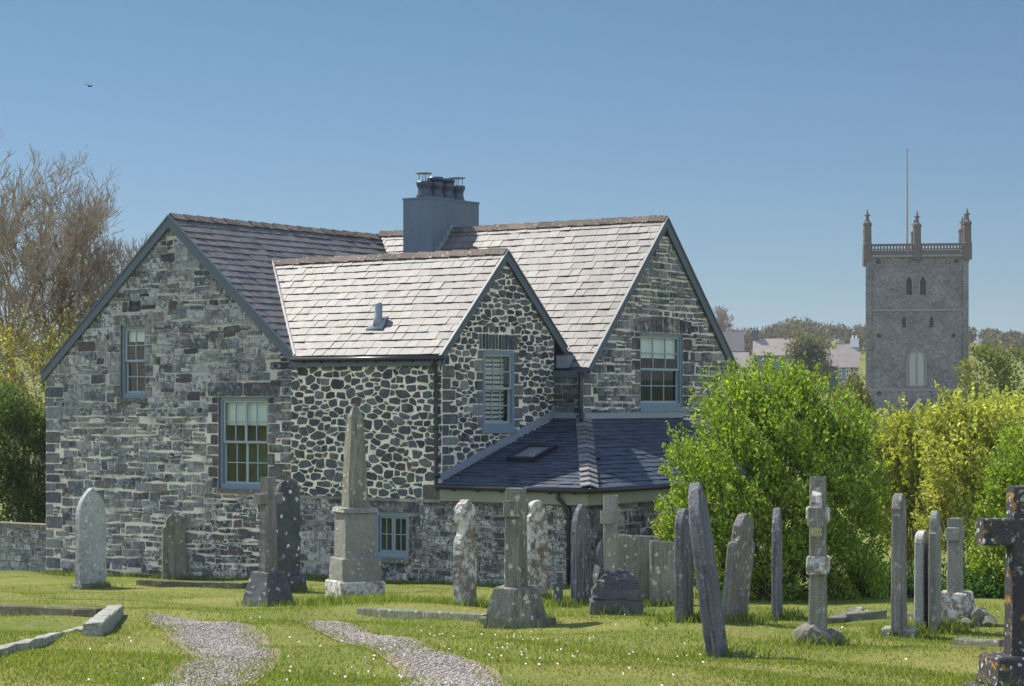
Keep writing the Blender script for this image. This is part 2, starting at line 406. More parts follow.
def stones(mb, mp, cells, region, openings, dressed, gap, palf, proud=(0.006, 0.018), rnd=0.13):
    blk = openings+[d[:4] for d in dressed]
    for c in cells:
        if area(c) < 0: c = c[::-1]
        c = convex_clip(c, region)
        if len(c) < 3: continue
        for r in blk:
            if not c or not overlaps(c, r): continue
            xs = [p[0] for p in c]; zs = [p[1] for p in c]; mx = sum(xs)/len(xs); mz = sum(zs)/len(zs)
            ds = [(r[0]-mx, (1, 0, r[0])), (mx-r[1], (-1, 0, -r[1])), (r[2]-mz, (0, 1, r[2])), (mz-r[3], (0, -1, -r[3]))]
            best = max(ds, key=lambda d: d[0])
            if best[0] < -0.03: c = []; break
            c = clip(c, *best[1])
            if len(c) < 3: c = []
        if not c or area(c) < 0.002: continue
        g = gap(sum(p[0] for p in c)/len(c), sum(p[1] for p in c)/len(c)) if callable(gap) else gap
        c2 = inset(c, g)
        if len(c2) < 3 or area(c2) < 0.0015: continue
        per = sum(math.dist(c2[i], c2[(i+1) % len(c2)]) for i in range(len(c2)))
        if area(c2)/per**2 < 0.020: continue
        cc = palf(sum(p[0] for p in c2)/len(c2), sum(p[1] for p in c2)/len(c2))
        emit(mb, chaikin(wobble(c2), rnd), mp, random.uniform(*proud)*1.5, cc)
    for d in dressed:
        c = inset([(d[0], d[2]), (d[1], d[2]), (d[1], d[3]), (d[0], d[3])], d[5] if len(d) > 5 else 0.012)
        if len(c) >= 3: emit(mb, chaikin(c, 0.08), mp, random.uniform(0.014, 0.022), d[4])
def sheet(mb, mp, ring, holes, mi, depth=0.16):
    loops = [[Vector((p[0], p[1], 0)) for p in ring]]+[[Vector((h[0], h[2], 0)), Vector((h[0], h[3], 0)), Vector((h[1], h[3], 0)), Vector((h[1], h[2], 0))] for h in holes]
    flat = [p for l in loops for p in l]
    tris = tessellate_polygon(loops)
    mb.add([mp(p.x, p.y, 0) for p in flat], [tuple(t) for t in tris], mi)
    for h in holes:
        c = [(h[0], h[2]), (h[1], h[2]), (h[1], h[3]), (h[0], h[3])]
        for i in range(4):
            a, b = c[i], c[(i+1) % 4]
            mb.add([mp(*a, 0), mp(*b, 0), mp(*b, -depth), mp(*a, -depth)], [(0, 1, 2, 3)], 0, (0.10, 0.105, 0.10, 0.2))
def quoins(x, side, z0, z1, cols, w=(0.22, 0.42), h=(0.16, 0.27), lich=(0.1, 0.5)):
    out = []; z = z0; k = 0
    while z < z1-0.05:
        hh = min(random.uniform(*h), z1-z); ww = w[k % 2]*random.uniform(0.85, 1.15)
        out.append((x, x+ww, z, z+hh, pal(cols, lich)) if side > 0 else (x-ww, x, z, z+hh, pal(cols, lich)))
        z += hh; k += 1
    return out

# ------------------------------------------------------------------ the house (local: x along front, y along side, z relative to the eye, then to base)
CD = 45.0; ZB = -4.0
CORNER = Vector(((442-CX)/F*CD, CD, 0))
house = empty('stone_house', (CORNER.x, CORNER.y, ZB), -AL,
              'grey rubble stone house with three gables and slate roofs beside the graveyard', 'house')
HW = lambda: MB(ZB)
U = Vector((math.cos(AL), -math.sin(AL), 0)); W = Vector((math.sin(AL), math.cos(AL), 0))
def onA(px, py, y0=0.0):                   # photo point on the front plane -> local (x, z)
    O = CORNER+W*y0; r = Vector(((px-CX)/F, 1, 0))
    d = r.x*(-U.y)+U.x*r.y
    t = (O.x*(-U.y)+U.x*O.y)/d
    P = r*t; return ((P-O).dot(U), (HY-py)/F*t)
def onB(px, py, x0=0.0):
    O = CORNER+U*x0; r = Vector(((px-CX)/F, 1, 0))
    d = r.x*(-W.y)+W.x*r.y
    t = (O.x*(-W.y)+W.x*O.y)/d
    P = r*t; return ((P-O).dot(W), (HY-py)/F*t)
mapA = lambda y0: (lambda s, t, o: (s, y0-o, t))
mapB = lambda x0: (lambda s, t, o: (x0+o, s, t))

XL, XC, XR = -11.93, -4.15, 3.6
ZG = -4.75
R1 = (-7.80, 4.23); E1L = (-12.02, 0.66); E1R = (-3.97, 0.95)
R2 = (2.29, 3.25); E2 = (-0.12, 0.95); V2 = (4.70, 1.13)
P3 = 0.8; R3 = (7.72, 4.31); E3 = (4.28, 0.72); E3B = (11.2, 0.72)
YR = 4.2; YB = 11.05
w1 = (-9.42, -8.60, 0.05, 1.74); w2 = (-6.32, -4.82, -2.0, 0.07); w3 = (-1.80, -0.88, -3.36, -2.40)
w4 = (1.45, 2.62, -0.62, 1.08); w5 = (6.60, 8.55, -0.18, 1.58)
ZS = -2.12                                  # top of the old lower wall

# --- front gable wall
mb = HW(); mp = mapA(0)
reg = [(XL, ZG), (XC, ZG), (XC, 0.9), (R1[0], 4.1), (XL, 0.62)]
dres = []
dres += quoins(w2[0], -1, w2[2], w2[3], DARK, (0.2, 0.36), (0.2, 0.34))+quoins(w2[1], 1, w2[2], w2[3], DARK, (0.22, 0.4), (0.2, 0.34))
dres += quoins(w1[0], -1, w1[2], w1[3], GREY, (0.2, 0.32), (0.2, 0.34), (0.4, 0.8))+quoins(w1[1], 1, w1[2], w1[3], GREY, (0.22, 0.34), (0.2, 0.34), (0.5, 0.9))
dres += [(w2[0]-0.35, w2[0]+0.75, w2[3], w2[3]+0.34, (0.075, 0.08, 0.085, 0.6)), (w2[0]+0.75, w2[1]+0.35, w2[3], w2[3]+0.34, (0.07, 0.07, 0.075, 0.5))]
dres += [(w1[0]-0.25, w1[1]+0.2, w1[3], w1[3]+0.26, (0.11, 0.11, 0.105, 0.7))]
dres += quoins(XL, 1, ZG, 0.6, GREY, (0.3, 0.55), (0.2, 0.32), (0.2, 0.5))
dres += [d for d in quoins(XC, -1, ZS, 0.85, DARK, (0.3, 0.55), (0.14, 0.24), (0.4, 0.7))]
def palL(x, z):
    if z > 0.2+0.5*math.sin(x*1.1):       # lichened upper wall
        c = pal(GREY, (0.5, 1.0), 0.4)
        if random.random() < 0.13: c = pal([(0.10, 0.085, 0.075), (0.05, 0.055, 0.06)], (0.1, 0.3))
        return c
    if x > -6.9 and z < -2.0: return pal(DARK, (0.5, 0.95))
    return pal(GREY, (0.25, 0.85), 0.35)
gapL = lambda x, z: 0.007 if z > 0.2+0.5*math.sin(x*1.1) else 0.0115
cells = cells_coursed(XL, XC, ZG, 4.2, (0.11, 0.25), (0.13, 0.5), 0.025, 0.42)
stones(mb, mp, cells, reg, [w1, w2], dres, gapL, palL)
sheet(mb, mp, [(XL, ZG), (XC, ZG), (XC, ZS)]+[(XC, 0.93), (R1[0], 4.15), (XL, 0.66)], [w2, w1], 1)
mb.build('gable_wall', [M['stone'], M['mortar_old']], house)
# lighter repointed patch of the same wall is real mortar laid over the joints
# --- middle front wall with wide cream pointing
mb = HW()
reg = [(XC, ZS), (0, ZS), (0, 0.93), (XC, 0.93)]
dres = [d for d in quoins(0, -1, ZS+0.32, 0.9, MIX, (0.0, 0.0)) if d[1]-d[0] > 0.05]
dres += [(-0.52, 0.0, ZS, ZS+0.36, (0.105, 0.095, 0.08, 0.1))]
stones(mb, mp, cells_random(XC-0.01, 0.01, ZS, 1.0, 0.235, 0.15, 0.42), reg, [], dres, 0.0105, lambda x, z: pal(MIX, (0, 0.22), 0.3), (0.006, 0.016), 0.11)
sheet(mb, mp, reg, [], 1)
mb.build('side_wall', [M['stone'], M['mortar_light']], house)
# --- old lower wall, running on under the lean-to
mb = HW(); mp0 = mapA(0.0)
reg = [(XC, ZG), (XR, ZG), (XR, ZS), (XC, ZS)]
dres = quoins(w3[0], -1, w3[2], w3[3], DARK, (0.2, 0.36), (0.16, 0.3), (0.5, 0.8))+quoins(w3[1], 1, w3[2], w3[3], DARK, (0.2, 0.36), (0.16, 0.3), (0.5, 0.8))
dres += [(w3[0]-0.3, w3[1]+0.3, w3[3], w3[3]+0.24, (0.06, 0.066, 0.072, 0.5))]
dres += quoins(XR, -1, ZG, ZS, DARK, (0.25, 0.5), (0.18, 0.3), (0.4, 0.7))
stones(mb, mp0, cells_coursed(XC, XR, ZG, ZS, (0.10, 0.2), (0.14, 0.42), 0.014, 0.3), reg, [w3], dres, 0.011, lambda x, z: pal(DARK, (0.55, 1.0), 0.35))
sheet(mb, mp0, reg, [w3], 1)
mb.box((XC+0.3, -0.035, ZS-0.03), (-0.02, -0.0005, ZS+0.03), 1)
# lean-to side towards the garden
mpB = mapB(XR)
reg = [(0, ZG), (8.4, ZG), (8.4, ZS), (0, ZS)]
stones(mb, mpB, cells_coursed(0, 8.4, ZG, ZS, (0.11, 0.2), (0.15, 0.42)), reg, [], quoins(0, 1, ZG, ZS, DARK, (0.25, 0.5), (0.18, 0.3), (0.4, 0.7)), 0.012, lambda x, z: pal(DARK, (0.4, 0.9)))
sheet(mb, mpB, reg, [], 1)
mb.box((0.8, 8.2, ZG), (XR-0.03, 8.4, ZS+0.6), 1)
mb.build('lean_to_wall', [M['stone'], M['mortar_dark']], house)
# --- middle gable wall
mb = HW(); mp = mapB(0)
reg = [(0, ZS), (YR, ZS), (YR, 1.5), (R2[0], 3.14), (0, 1.0)]
dres = quoins(0, 1, ZS, 0.95, GREY+MIX, (0.26, 0.5), (0.17, 0.28), (0, 0.35))
dres += quoins(w4[0], -1, w4[2], w4[3], GREY+MIX, (0.2, 0.34), (0.17, 0.3), (0, 0.3))+quoins(w4[1], 1, w4[2], w4[3], GREY+MIX, (0.2, 0.34), (0.17, 0.3), (0, 0.3))
nv = 12; 
for i in range(nv):
    a = w4[0]-0.14+(w4[1]-w4[0]+0.28)*i/nv; b = w4[0]-0.14+(w4[1]-w4[0]+0.28)*(i+1)/nv
    dres.append((a, b, w4[3], w4[3]+0.36, pal(MIX, (0, 0.25)), 0.014))
cells = cells_random(0, YR, ZS, 3.2, 0.235, 0.13, 0.29)
stones(mb, mp, cells, reg, [w4], dres, 0.0095, lambda x, z: pal(MIX+GREY[:3], (0, 0.4), 0.3), (0.006, 0.016), 0.09)
sheet(mb, mp, [(0, ZS), (YR, ZS), (YR, 1.55), (R2[0], 3.2), (0, 1.05)], [w4], 1)
mb.build('gable_wall', [M['stone'], M['mortar_light']], house)
# --- return wall between the gables
mb = HW(); mpr = mapA(YR)
reg = [(0, ZS), (P3, ZS), (P3, 0.66), (0, 0.66)]
stones(mb, mpr, cells_coursed(0, P3, ZS, 0.66, (0.12, 0.2), (0.15, 0.4)), reg, [], [], 0.009, lambda x, z: pal(DARK, (0.1, 0.5)))
sheet(mb, mpr, reg, [], 1)
mb.build('return_wall', [M['stone'], M['mortar_dark']], house)
# --- far gable wall
mb = HW(); mp = mapB(P3)
reg = [(YR, ZG), (YB, ZG), (YB, 0.70), (R3[0], 4.16), (YR, 0.60)]
dres = quoins(YR, 1, -0.9, 0.6, GREY, (0.28, 0.5), (0.18, 0.3), (0.4, 0.8))
dres += quoins(w5[0], -1, w5[2], w5[3], DARK, (0.22, 0.36), (0.2, 0.32), (0.3, 0.6))+quoins(w5[1], 1, w5[2], w5[3], DARK, (0.3, 0.5), (0.2, 0.32), (0.3, 0.6))
nv = 15
for i in range(nv):
    a = w5[0]-0.4+(w5[1]-w5[0]+0.8)*i/nv; b = w5[0]-0.4+(w5[1]-w5[0]+0.8)*(i+1)/nv
    m = 1-((i+0.5)/nv*2-1)**2
    dres.append((a, b, w5[3], w5[3]+0.3+0.1*m, pal(DARK, (0.5, 0.8)), 0.008))
stones(mb, mp, cells_coursed(YR, YB, -1.2, 4.3, (0.12, 0.21), (0.14, 0.40), 0.015, 0.3), reg, [w5], dres, 0.014,
       lambda x, z: pal(GREY+MIX[:4], (0.25, 0.7), 0.3), (0.006, 0.016), 0.13)
sheet(mb, mp, [(YR, ZG), (YB, ZG), (YB, 0.70), (R3[0], 4.2), (YR, 0.64)], [w5], 1)
mb.build('gable_wall', [M['stone'], M['mortar_mid']], house)
# --- walls away from the graveyard (plain rubble)
mb = HW()
for mpx, ring, rg in ((lambda s, t, o: (XL-o, s, t), [(0.0, ZG), (YB, ZG), (YB, 0.62), (0.0, 0.62)], None),
                      (lambda s, t, o: (s, YB+o, t), [(XL, ZG), (P3, ZG), (P3, 0.68), (XC, 0.68), (R1[0], 4.1), (XL, 0.6)], None)):
    sheet(mb, mpx, ring, [], 1)
    x0, x1 = ring[0][0], ring[1][0]
    stones(mb, mpx, cells_coursed(x0, x1, ZG, 0.6, (0.18, 0.3), (0.3, 0.7)), [(x0, ZG), (x1, ZG), (x1, 0.6), (x0, 0.6)], [], [], 0.014, lambda x, z: pal(GREY, (0.2, 0.6)))
mb.build('rear_wall', [M['stone'], M['mortar_old']], house)

# --- roofs
def slope(mb, O, ex, ey, ring, row=0.235, wid=0.30, tone=(0.82, 1.15), thick=0.09, base=True):
    """O: eave corner; ex along the eave, ey up the slope; ring: convex CCW (s,t)."""
    ex = Vector(ex).normalized(); ey = Vector(ey).normalized(); nn = ex.cross(ey).normalized()
    if nn.z < 0: nn = -nn
    P = lambda s, t, o: Vector(O)+ex*s+ey*t+nn*o
    if area(ring) < 0: ring = ring[::-1]
    smin = min(p[0] for p in ring); smax = max(p[0] for p in ring); tmax = max(p[1] for p in ring); tmin = min(p[1] for p in ring)
    if base:
        mb.prism([P(s, t, -0.006) for s, t in ring], -nn*thick, 1)
    k = 0; t = tmin
    while t < tmax:
        s = smin-wid*(0.5*(k % 2))-random.uniform(0, 0.06)
        while s < smax:
            ww = wid*random.uniform(0.88, 1.12)
            c = convex_clip([(s+0.004, t), (s+ww-0.004, t), (s+ww-0.004, t+row*1.06), (s+0.004, t+row*1.06)], ring)
            if len(c) >= 3 and area(c) > 1e-4:
                b = random.uniform(*tone); w = random.uniform(-0.05, 0.05)
                col = (b*(1+w), b, b*(1-w), 0)
                tl, tw = random.uniform(-0.006, 0.006), random.uniform(-0.010, 0.010)
                hgt = lambda q: 0.024-0.018*(q[1]-t)/row+tl*(q[1]-t)/row+tw*(q[0]-s)/ww
                n = len(c)
                top = [P(q[0], q[1], hgt(q)) for q in c]
                bot = [P(q[0], q[1], hgt(q)-0.016) for q in c]
                mb.add(top+bot, [tuple(range(n))]+[(i, n+i, n+(i+1) % n, (i+1) % n) for i in range(n)], 0, col)
            s += ww
        t += row; k += 1
    return P
def two(a, b): return Vector((b[0]-a[0], b[1]-a[1], b[2]-a[2]))
rm = HW(); OV = 0.03
# front wing, right slope (faces +x)
e = Vector((0, 1, 0)); upv = Vector((R1[0]-E1R[0], 0, R1[1]-E1R[1])); L = upv.length
slope(rm, (E1R[0], -OV, E1R[1]), e, upv, [(0, 0), (11.35, 0), (11.35, L), (0, L)])
upv = Vector((R1[0]-E1L[0], 0, R1[1]-E1L[1])); L = upv.length
slope(rm, (E1L[0], -OV, E1L[1]), e, upv, [(0, 0), (11.35, 0), (11.35, L), (0, L)], 0.4, 0.6)
roof1 = rm.build('roof', [M['slate'], M['board']], house)
rm = HW()
# middle wing front slope, its left edge follows the valley
e = Vector((1, 0, 0)); upv = Vector((0, R2[0]-E2[0], R2[1]-E2[1])); L = upv.length
xv = R1[0]+(R1[1]-R2[1])/((R1[1]-E1R[1])/(E1R[0]-R1[0]))
slope(rm, (-3.99, E2[0], E2[1]), e, upv, [(0, 0), (3.99+OV, 0), (3.99+OV, L), (xv+3.99, L)])
upv = Vector((0, R2[0]-V2[0], R2[1]-V2[1])); L = upv.length
slope(rm, (-5, V2[0], V2[1]), e, upv, [(0, 0), (5+OV, 0), (5+OV, L), (-1.7, L)], 0.3, 0.4)
roof2 = rm.build('roof', [M['slate'], M['board']], house)
rm = HW()
upv = Vector((0, R3[0]-E3[0], R3[1]-E3[1])); L = upv.length
slope(rm, (-3.6, E3[0], E3[1]), e, upv, [(0, 0), (3.6+P3+OV, 0), (3.6+P3+OV, L), (-4.2, L)])
upv = Vector((0, R3[0]-E3B[0], R3[1]-E3B[1])); L = upv.length
slope(rm, (-3.6, E3B[0], E3B[1]), e, upv, [(0, 0), (3.6+P3+OV, 0), (3.6+P3+OV, L), (-4.2, L)], 0.3, 0.4)
roof3 = rm.build('roof', [M['slate'], M['board']], house)
# lean-to
LZ0, LZ1 = -1.77, -0.44; LX = 3.76; LY0 = -0.16; LYE = 8.5
rm = HW()
upv = Vector((0, YR-LY0, LZ1-LZ0)); L = upv.length
PA = slope(rm, (0.0, LY0, LZ0), e, upv, [(0.02, 0), (LX, 0), (P3, L), (0.02, L)], 0.2, 0.3, (0.75, 1.2))
upv = Vector((P3-LX, 0, LZ1-LZ0)); LB = upv.length
slope(rm, (LX, LY0, LZ0), (0, 1, 0), upv, [(0, 0), (LYE-LY0, 0), (LYE-LY0, LB), (YR-LY0, LB)], 0.2, 0.3, (0.75, 1.2))
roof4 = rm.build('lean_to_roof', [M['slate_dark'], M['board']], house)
# hip tiles
def angle_tiles(a, b, n1, n2, wid, n, mat, parent, name='ridge_tiles', step=0.025, th=0.03, tone=(0.7, 1.25), gap=0.012, lift=0.055):
    """V-shaped tiles along a-b; n1,n2 point down the two slopes."""
    a, b = Vector(a), Vector(b); d = (b-a); Ld = d.length; d.normalize(); mb = HW()
    n1, n2 = Vector(n1).normalized(), Vector(n2).normalized(); up = -(n1+n2); up.normalize()
    for i in range(n):
        s0, s1 = Ld*i/n+gap, Ld*(i+1)/n+gap*0.2
        k = random.uniform(*tone); col = (k*random.uniform(0.92, 1.08), k, k*random.uniform(0.92, 1.05), 0)
        for nv_ in (n1, n2):
            o = random.uniform(-0.004, 0.004)
            p0 = a+d*s0+up*(lift+step+o); p1 = a+d*(s1+step)+up*(lift+o)
            side = nv_-d*nv_.dot(d); side.normalize()
            nrm = d.cross(side).normalized()
            if nrm.dot(up) < 0: nrm = -nrm
            ring = [p0, p1, p1+side*wid, p0+side*wid]
            mb.prism(ring, -nrm*th, 0, col)
        if step > 0.03:                         # mortar bedding visible at the lower end of a hip tile
            pass
    return mb.build(name, mat, parent)
def dn(v): return Vector(v).normalized()
s1R = dn((E1R[0]-R1[0], 0, E1R[1]-R1[1])); s1L = dn((E1L[0]-R1[0], 0, E1L[1]-R1[1]))
angle_tiles((R1[0], -OV, R1[1]), (R1[0], 8.0, R1[1]), s1R, s1L, 0.2, 18, M['ridge'], roof1)
angle_tiles((xv-0.1, R2[0], R2[1]), (OV, R2[0], R2[1]), dn((0, E2[0]-R2[0], E2[1]-R2[1])), dn((0, V2[0]-R2[0], V2[1]-R2[1])), 0.2, 14, M['ridge'], roof2)
s3F = dn((0, E3[0]-R3[0], E3[1]-R3[1])); s3B = dn((0, E3B[0]-R3[0], E3B[1]-R3[1]))
angle_tiles((R1[0], R3[0], R3[1]), (P3+OV, R3[0], R3[1]), s3F, s3B, 0.2, 19, M['ridge'], roof3)
hipA, hipB = Vector((LX+0.02, LY0, LZ0)), Vector((P3, YR, LZ1)); hd = (hipB-hipA).normalized()
sA = Vector((-1, 0, 0)); sB = Vector((0, 1, 0))
sAd = dn(sA-hd*sA.dot(hd)); sBd = dn(sB-hd*sB.dot(hd))
M['hip'] = slate_mat('hip_tile', (0.10, 0.105, 0.11), (0.17, 0.17, 0.17), 0.5, 0.5, 0.3)
angle_tiles(hipA, hipB, sAd, sBd, 0.19, 15, M['hip'], roof4, 'hip_tiles', 0.05, 0.028, (0.8, 1.5), 0.0, 0.05)
# valley fillets / flashing
mb = HW(); mb.tube([(xv-0.02, R2[0]-0.05, R2[1]+0.01), (-3.96, E2[0]+0.02, E2[1]+0.03)], 0.04, 6); mb.build('mortar_fillet', M['fillet'], roof2)
mb = HW(); off = 0.005
mb.prism([(0.012, LY0+0.1, LZ0+0.06), (0.012, LY0+0.1, LZ0+0.24), (0.012, YR-0.02, LZ1+0.22), (0.012, YR-0.02, LZ1+0.04)], (0.012, 0, 0))
mb.prism([(0.03, YR-0.012, LZ1+0.03), (P3+0.01, YR-0.012, LZ1+0.03), (P3+0.01, YR-0.012, LZ1+0.16), (0.03, YR-0.012, LZ1+0.16)], (0, -0.012, 0))
mb.prism([(P3+0.026, YR-0.02, LZ1+0.02), (P3+0.026, LYE, LZ1+0.02), (P3+0.026, LYE, LZ1+0.15), (P3+0.026, YR-0.02, LZ1+0.15)], (0.012, 0, 0))
mb.build('lead_flashing', M['lead'], roof4)
# vent pipe on the middle roof: lead slate and cowl
slp = dn((0, R2[0]-E2[0], R2[1]-E2[1])); nrm2 = Vector((0, -slp.z, slp.y))
mb = HW(); vp = Vector((-2.19, 0.62, E2[1]+(0.62-E2[0])*slp.z/slp.y))
mb.prism([vp+Vector((-0.22, 0, 0))-slp*0.22+nrm2*0.03, vp+Vector((0.25, 0, 0))-slp*0.22+nrm2*0.03, vp+Vector((0.17, 0, 0))+slp*0.2+nrm2*0.03, vp+Vector((-0.12, 0, 0))+slp*0.2+nrm2*0.03], nrm2*0.012)
mb.lathe(vp, [(0.14, -0.1), (0.11, 0.12), (0.085, 0.16), (0.085, 0.42), (0.07, 0.46)], 14)
mb.build('vent_pipe', M['lead'], roof2, True)
# skylight in the lean-to
mb = HW()
c0 = (0.62+0.55, 1.55)
def PAo(s, t, o): return PA(s, t, o)
s0, s1, t0, t1 = 0.72, 1.45, 1.55, 2.45
for a, b, c, d in ((s0, s1, t0, t0+0.07), (s0, s1, t1-0.07, t1), (s0, s0+0.07, t0+0.07, t1-0.07), (s1-0.07, s1, t0+0.07, t1-0.07)):
    nz = PA(0, 0, 1)-PA(0, 0, 0)
    mb.prism([PA(a, c, 0.02), PA(b, c, 0.02), PA(b, d, 0.02), PA(a, d, 0.02)], nz*0.09)
mb.prism([PA(s0+0.06, t0+0.06, 0.03), PA(s1-0.06, t0+0.06, 0.03), PA(s1-0.06, t1-0.06, 0.03), PA(s0+0.06, t1-0.06, 0.03)], nz*0.04, 1)
M['skyglass'] = plain('skylight_glass', (0.16, 0.18, 0.2), 0.12, 0.6, 0.1, 4, bump=0.0)
mb.build('skylight', [M['gutter'], M['skyglass']], roof4)
mb = HW(); bp = Vector((2.55, 1.9, LZ0+(LX-2.55)/(LX-P3)*(LZ1-LZ0)))
mb.lathe(bp, [(0.15, 0), (0.13, 0.08), (0.06, 0.12)], 12); mb.build('vent_pipe', M['gutter'], roof4, True)

# --- bargeboards
def board(pa, pb, nrm, wid=0.22, th=0.045, drop=0.03, name='bargeboard'):
    mb = HW(); pa, pb = Vector(pa), Vector(pb); z = Vector((0, 0, 1))
    pa = pa+z*drop; pb = pb+z*drop; d = (pb-pa).normalized(); dnv = z-d*z.dot(d); dnv = -dnv.normalized()
    k = 1/max(0.3, abs(dnv.z)); dv = Vector((0, 0, -wid*k))
    mb.prism([pa, pb, pb+dv, pa+dv], Vector(nrm)*th)
    # slim capping fillet along the upper edge
    o = Vector(nrm)*th
    mb.prism([pa+o, pb+o, pb+o+dv*0.2, pa+o+dv*0.2], Vector(nrm)*0.02)
    return mb.build(name, M['board'], house)
z1 = 0.0
board((R1[0], -OV-0.002, R1[1]), (E1L[0], -OV-0.002, E1L[1]), (0, -1, 0)); board((R1[0]+0.001, -OV-0.004, R1[1]), (E1R[0]+0.05, -OV-0.004, E1R[1]-0.04), (0, -1, 0))
board((OV+0.002, R2[0], R2[1]), (OV+0.002, E2[0]-0.04, E2[1]-0.04), (1, 0, 0), 0.17); board((OV+0.004, R2[0]+0.001, R2[1]), (OV+0.004, 4.62, 1.2), (1, 0, 0), 0.2)
board((P3+OV+0.002, R3[0], R3[1]), (P3+OV+0.002, E3[0]-0.02, E3[1]-0.02), (1, 0, 0), 0.17); board((P3+OV+0.004, R3[0]+0.001, R3[1]), (P3+OV+0.004, E3B[0]-0.02, E3B[1]+0.02), (1, 0, 0), 0.24)
# eaves: fascia boards, soffit, gutters, downpipes
mb = HW(); mb.box((-3.9, -0.10, 0.72), (0.10, -0.03, 0.93)); mb.build('fascia', M['board'], house)
mb = HW(); mb.box((0.02, -0.11, -2.105), (LX-0.06, -0.03, LZ0-0.07)); mb.box((LX-0.14, -0.028, -2.105), (LX-0.06, LYE-0.05, LZ0-0.07)); mb.build('fascia', M['soffit'], house)
mb = HW(); mb.box((-0.05, YR-0.05, 0.5), (P3+0.1, YR-0.012, 0.66)); mb.build('fascia', M['board'], house)
def gutter(pts, r=0.055):
    mb = HW(); mb.tube(pts, r, 10); return mb
g = gutter([(-4.0, -0.17, 0.885), (0.16, -0.17, 0.875)], 0.05)
for k in range(8): g.box((-3.7+k*0.5, -0.15, 0.80), (-3.67+k*0.5, -0.1, 0.90))
g.build('gutter', M['gutter'], house, True)
g = gutter([(0.06, LY0-0.05, LZ0-0.03), (LX+0.05, LY0-0.05, LZ0-0.035)], 0.06); g.tube([(LX+0.05, LY0-0.05, LZ0-0.035), (LX+0.05, LYE, LZ0-0.035)], 0.06, 10)
for k in range(6): g.box((0.4+k*0.6, -0.19, LZ0-0.12), (0.44+k*0.6, -0.11, LZ0-0.04))
g.build('gutter', M['gutter'], house, True)
g = gutter([(-0.02, E3[0]-0.06, E3[1]-0.06), (P3+0.12, E3[0]-0.06, E3[1]-0.06)], 0.06); g.build('gutter', M['gutter'], house, True)
mb = HW(); mb.box((0.03, 4.25, 0.72), (0.36, 4.6, 1.0)); mb.build('lead_flashing', M['lead'], house)
def pipe(pts, r=0.042):
    mb = HW(); mb.tube(pts, r, 10)
    for i in range(len(pts)-1):
        a, b = Vector(pts[i]), Vector(pts[i+1])
        if abs(a.z-b.z) > 1.0:
            n = int(abs(a.z-b.z)/0.9)
            for k in range(n+1):
                c = a.lerp(b, (k+0.2)/(n+0.4)); mb.tube([c-Vector((0, 0, 0.04)), c+Vector((0, 0, 0.04))], r*1.35, 10)
    return mb.build('downpipe', M['gutter'], house, True)
pipe([(-0.12, -0.16, 0.88), (-0.12, -0.16, 0.74), (-0.10, -0.075, 0.62), (-0.10, -0.075, -1.78), (-0.02, -0.12, -1.86)])
pipe([(P3-0.02, YR-0.13, 0.64), (P3+0.0, YR-0.11, 0.5), (P3-0.03, YR-0.09, -0.2), (P3+0.06, YR-0.2, -0.32), (P3+0.22, YR-0.45, -0.42)], 0.05)
pipe([(3.05, LY0-0.05, LZ0-0.05), (3.05, LY0-0.04, LZ0-0.2), (3.22, -0.07, LZ0-0.42), (3.22, -0.07, -4.2)])

# --- chimney
chx0, chx1, chy0, chy1, chz = -6.36, -5.45, 6.85, 8.85, 5.04
mb = HW()
mb.box((chx0, chy0, 2.4), (chx1, chy1, chz)); mb.box((chx0-0.015, chy0-0.015, chz+0.002), (chx1+0.015, chy1+0.015, chz+0.05))
chim = mb.build('chimney', M['render'], house)
mb = HW()   # stepped lead flashing up the slope
zz = lambda y: E3[1]+(y-E3[0])*(R3[1]-E3[1])/(R3[0]-E3[0]) if y < R3[0] else R3[1]-(y-R3[0])*(R3[1]-E3[1])/(R3[0]-E3[0])
n = 6
for i in range(n):
    a = chy0+(R3[0]-chy0)*i/n; b = chy0+(R3[0]-chy0)*(i+1)/n
    mb.box((chx1+0.002, a, zz(a)-0.02), (chx1+0.016, b-0.002, zz(b)+0.12))
mb.box((chx1+0.002, R3[0]+0.001, R3[1]-0.3), (chx1+0.018, chy1, R3[1]+0.1)); mb.build('lead_flashing', M['lead'], chim)
for i in range(4):
    y = chy0+0.30+i*0.47; c = ((chx0+chx1)/2-0.02, y, chz+0.05)
    mb = HW(); tall = 0.42+(0.05 if i in (1, 2) else 0)
    mb.lathe(c, [(0.19, 0), (0.20, 0.05), (0.165, 0.12), (0.155, 0.24), (0.18, 0.30), (0.205, 0.36), (0.20, tall), (0.13, tall), (0.12, tall-0.12)], 18)
    mb.build('chimney_pot', M['pot'], chim, True)
    if i in (0, 3):
        mb = HW(); zc = chz+0.05+tall
        for a in range(4):
            q = (c[0]+0.13*math.cos(a*1.57+0.4), c[1]+0.13*math.sin(a*1.57+0.4))
            mb.tube([(q[0], q[1], zc-0.05), (q[0], q[1], zc+0.2)], 0.012, 6)
        mb.lathe((c[0], c[1], zc), [(0.21, 0.2), (0.21, 0.215), (0.04, 0.25)], 18); mb.build('chimney_cowl', M['steel'], chim, False)
    else:
        mb = HW(); mb.lathe((c[0], c[1], chz+0.05+tall), [(0.215, 0.001), (0.22, 0.06), (0.20, 0.10)], 18); mb.build('chimney_cowl', M['pot'], chim, True)

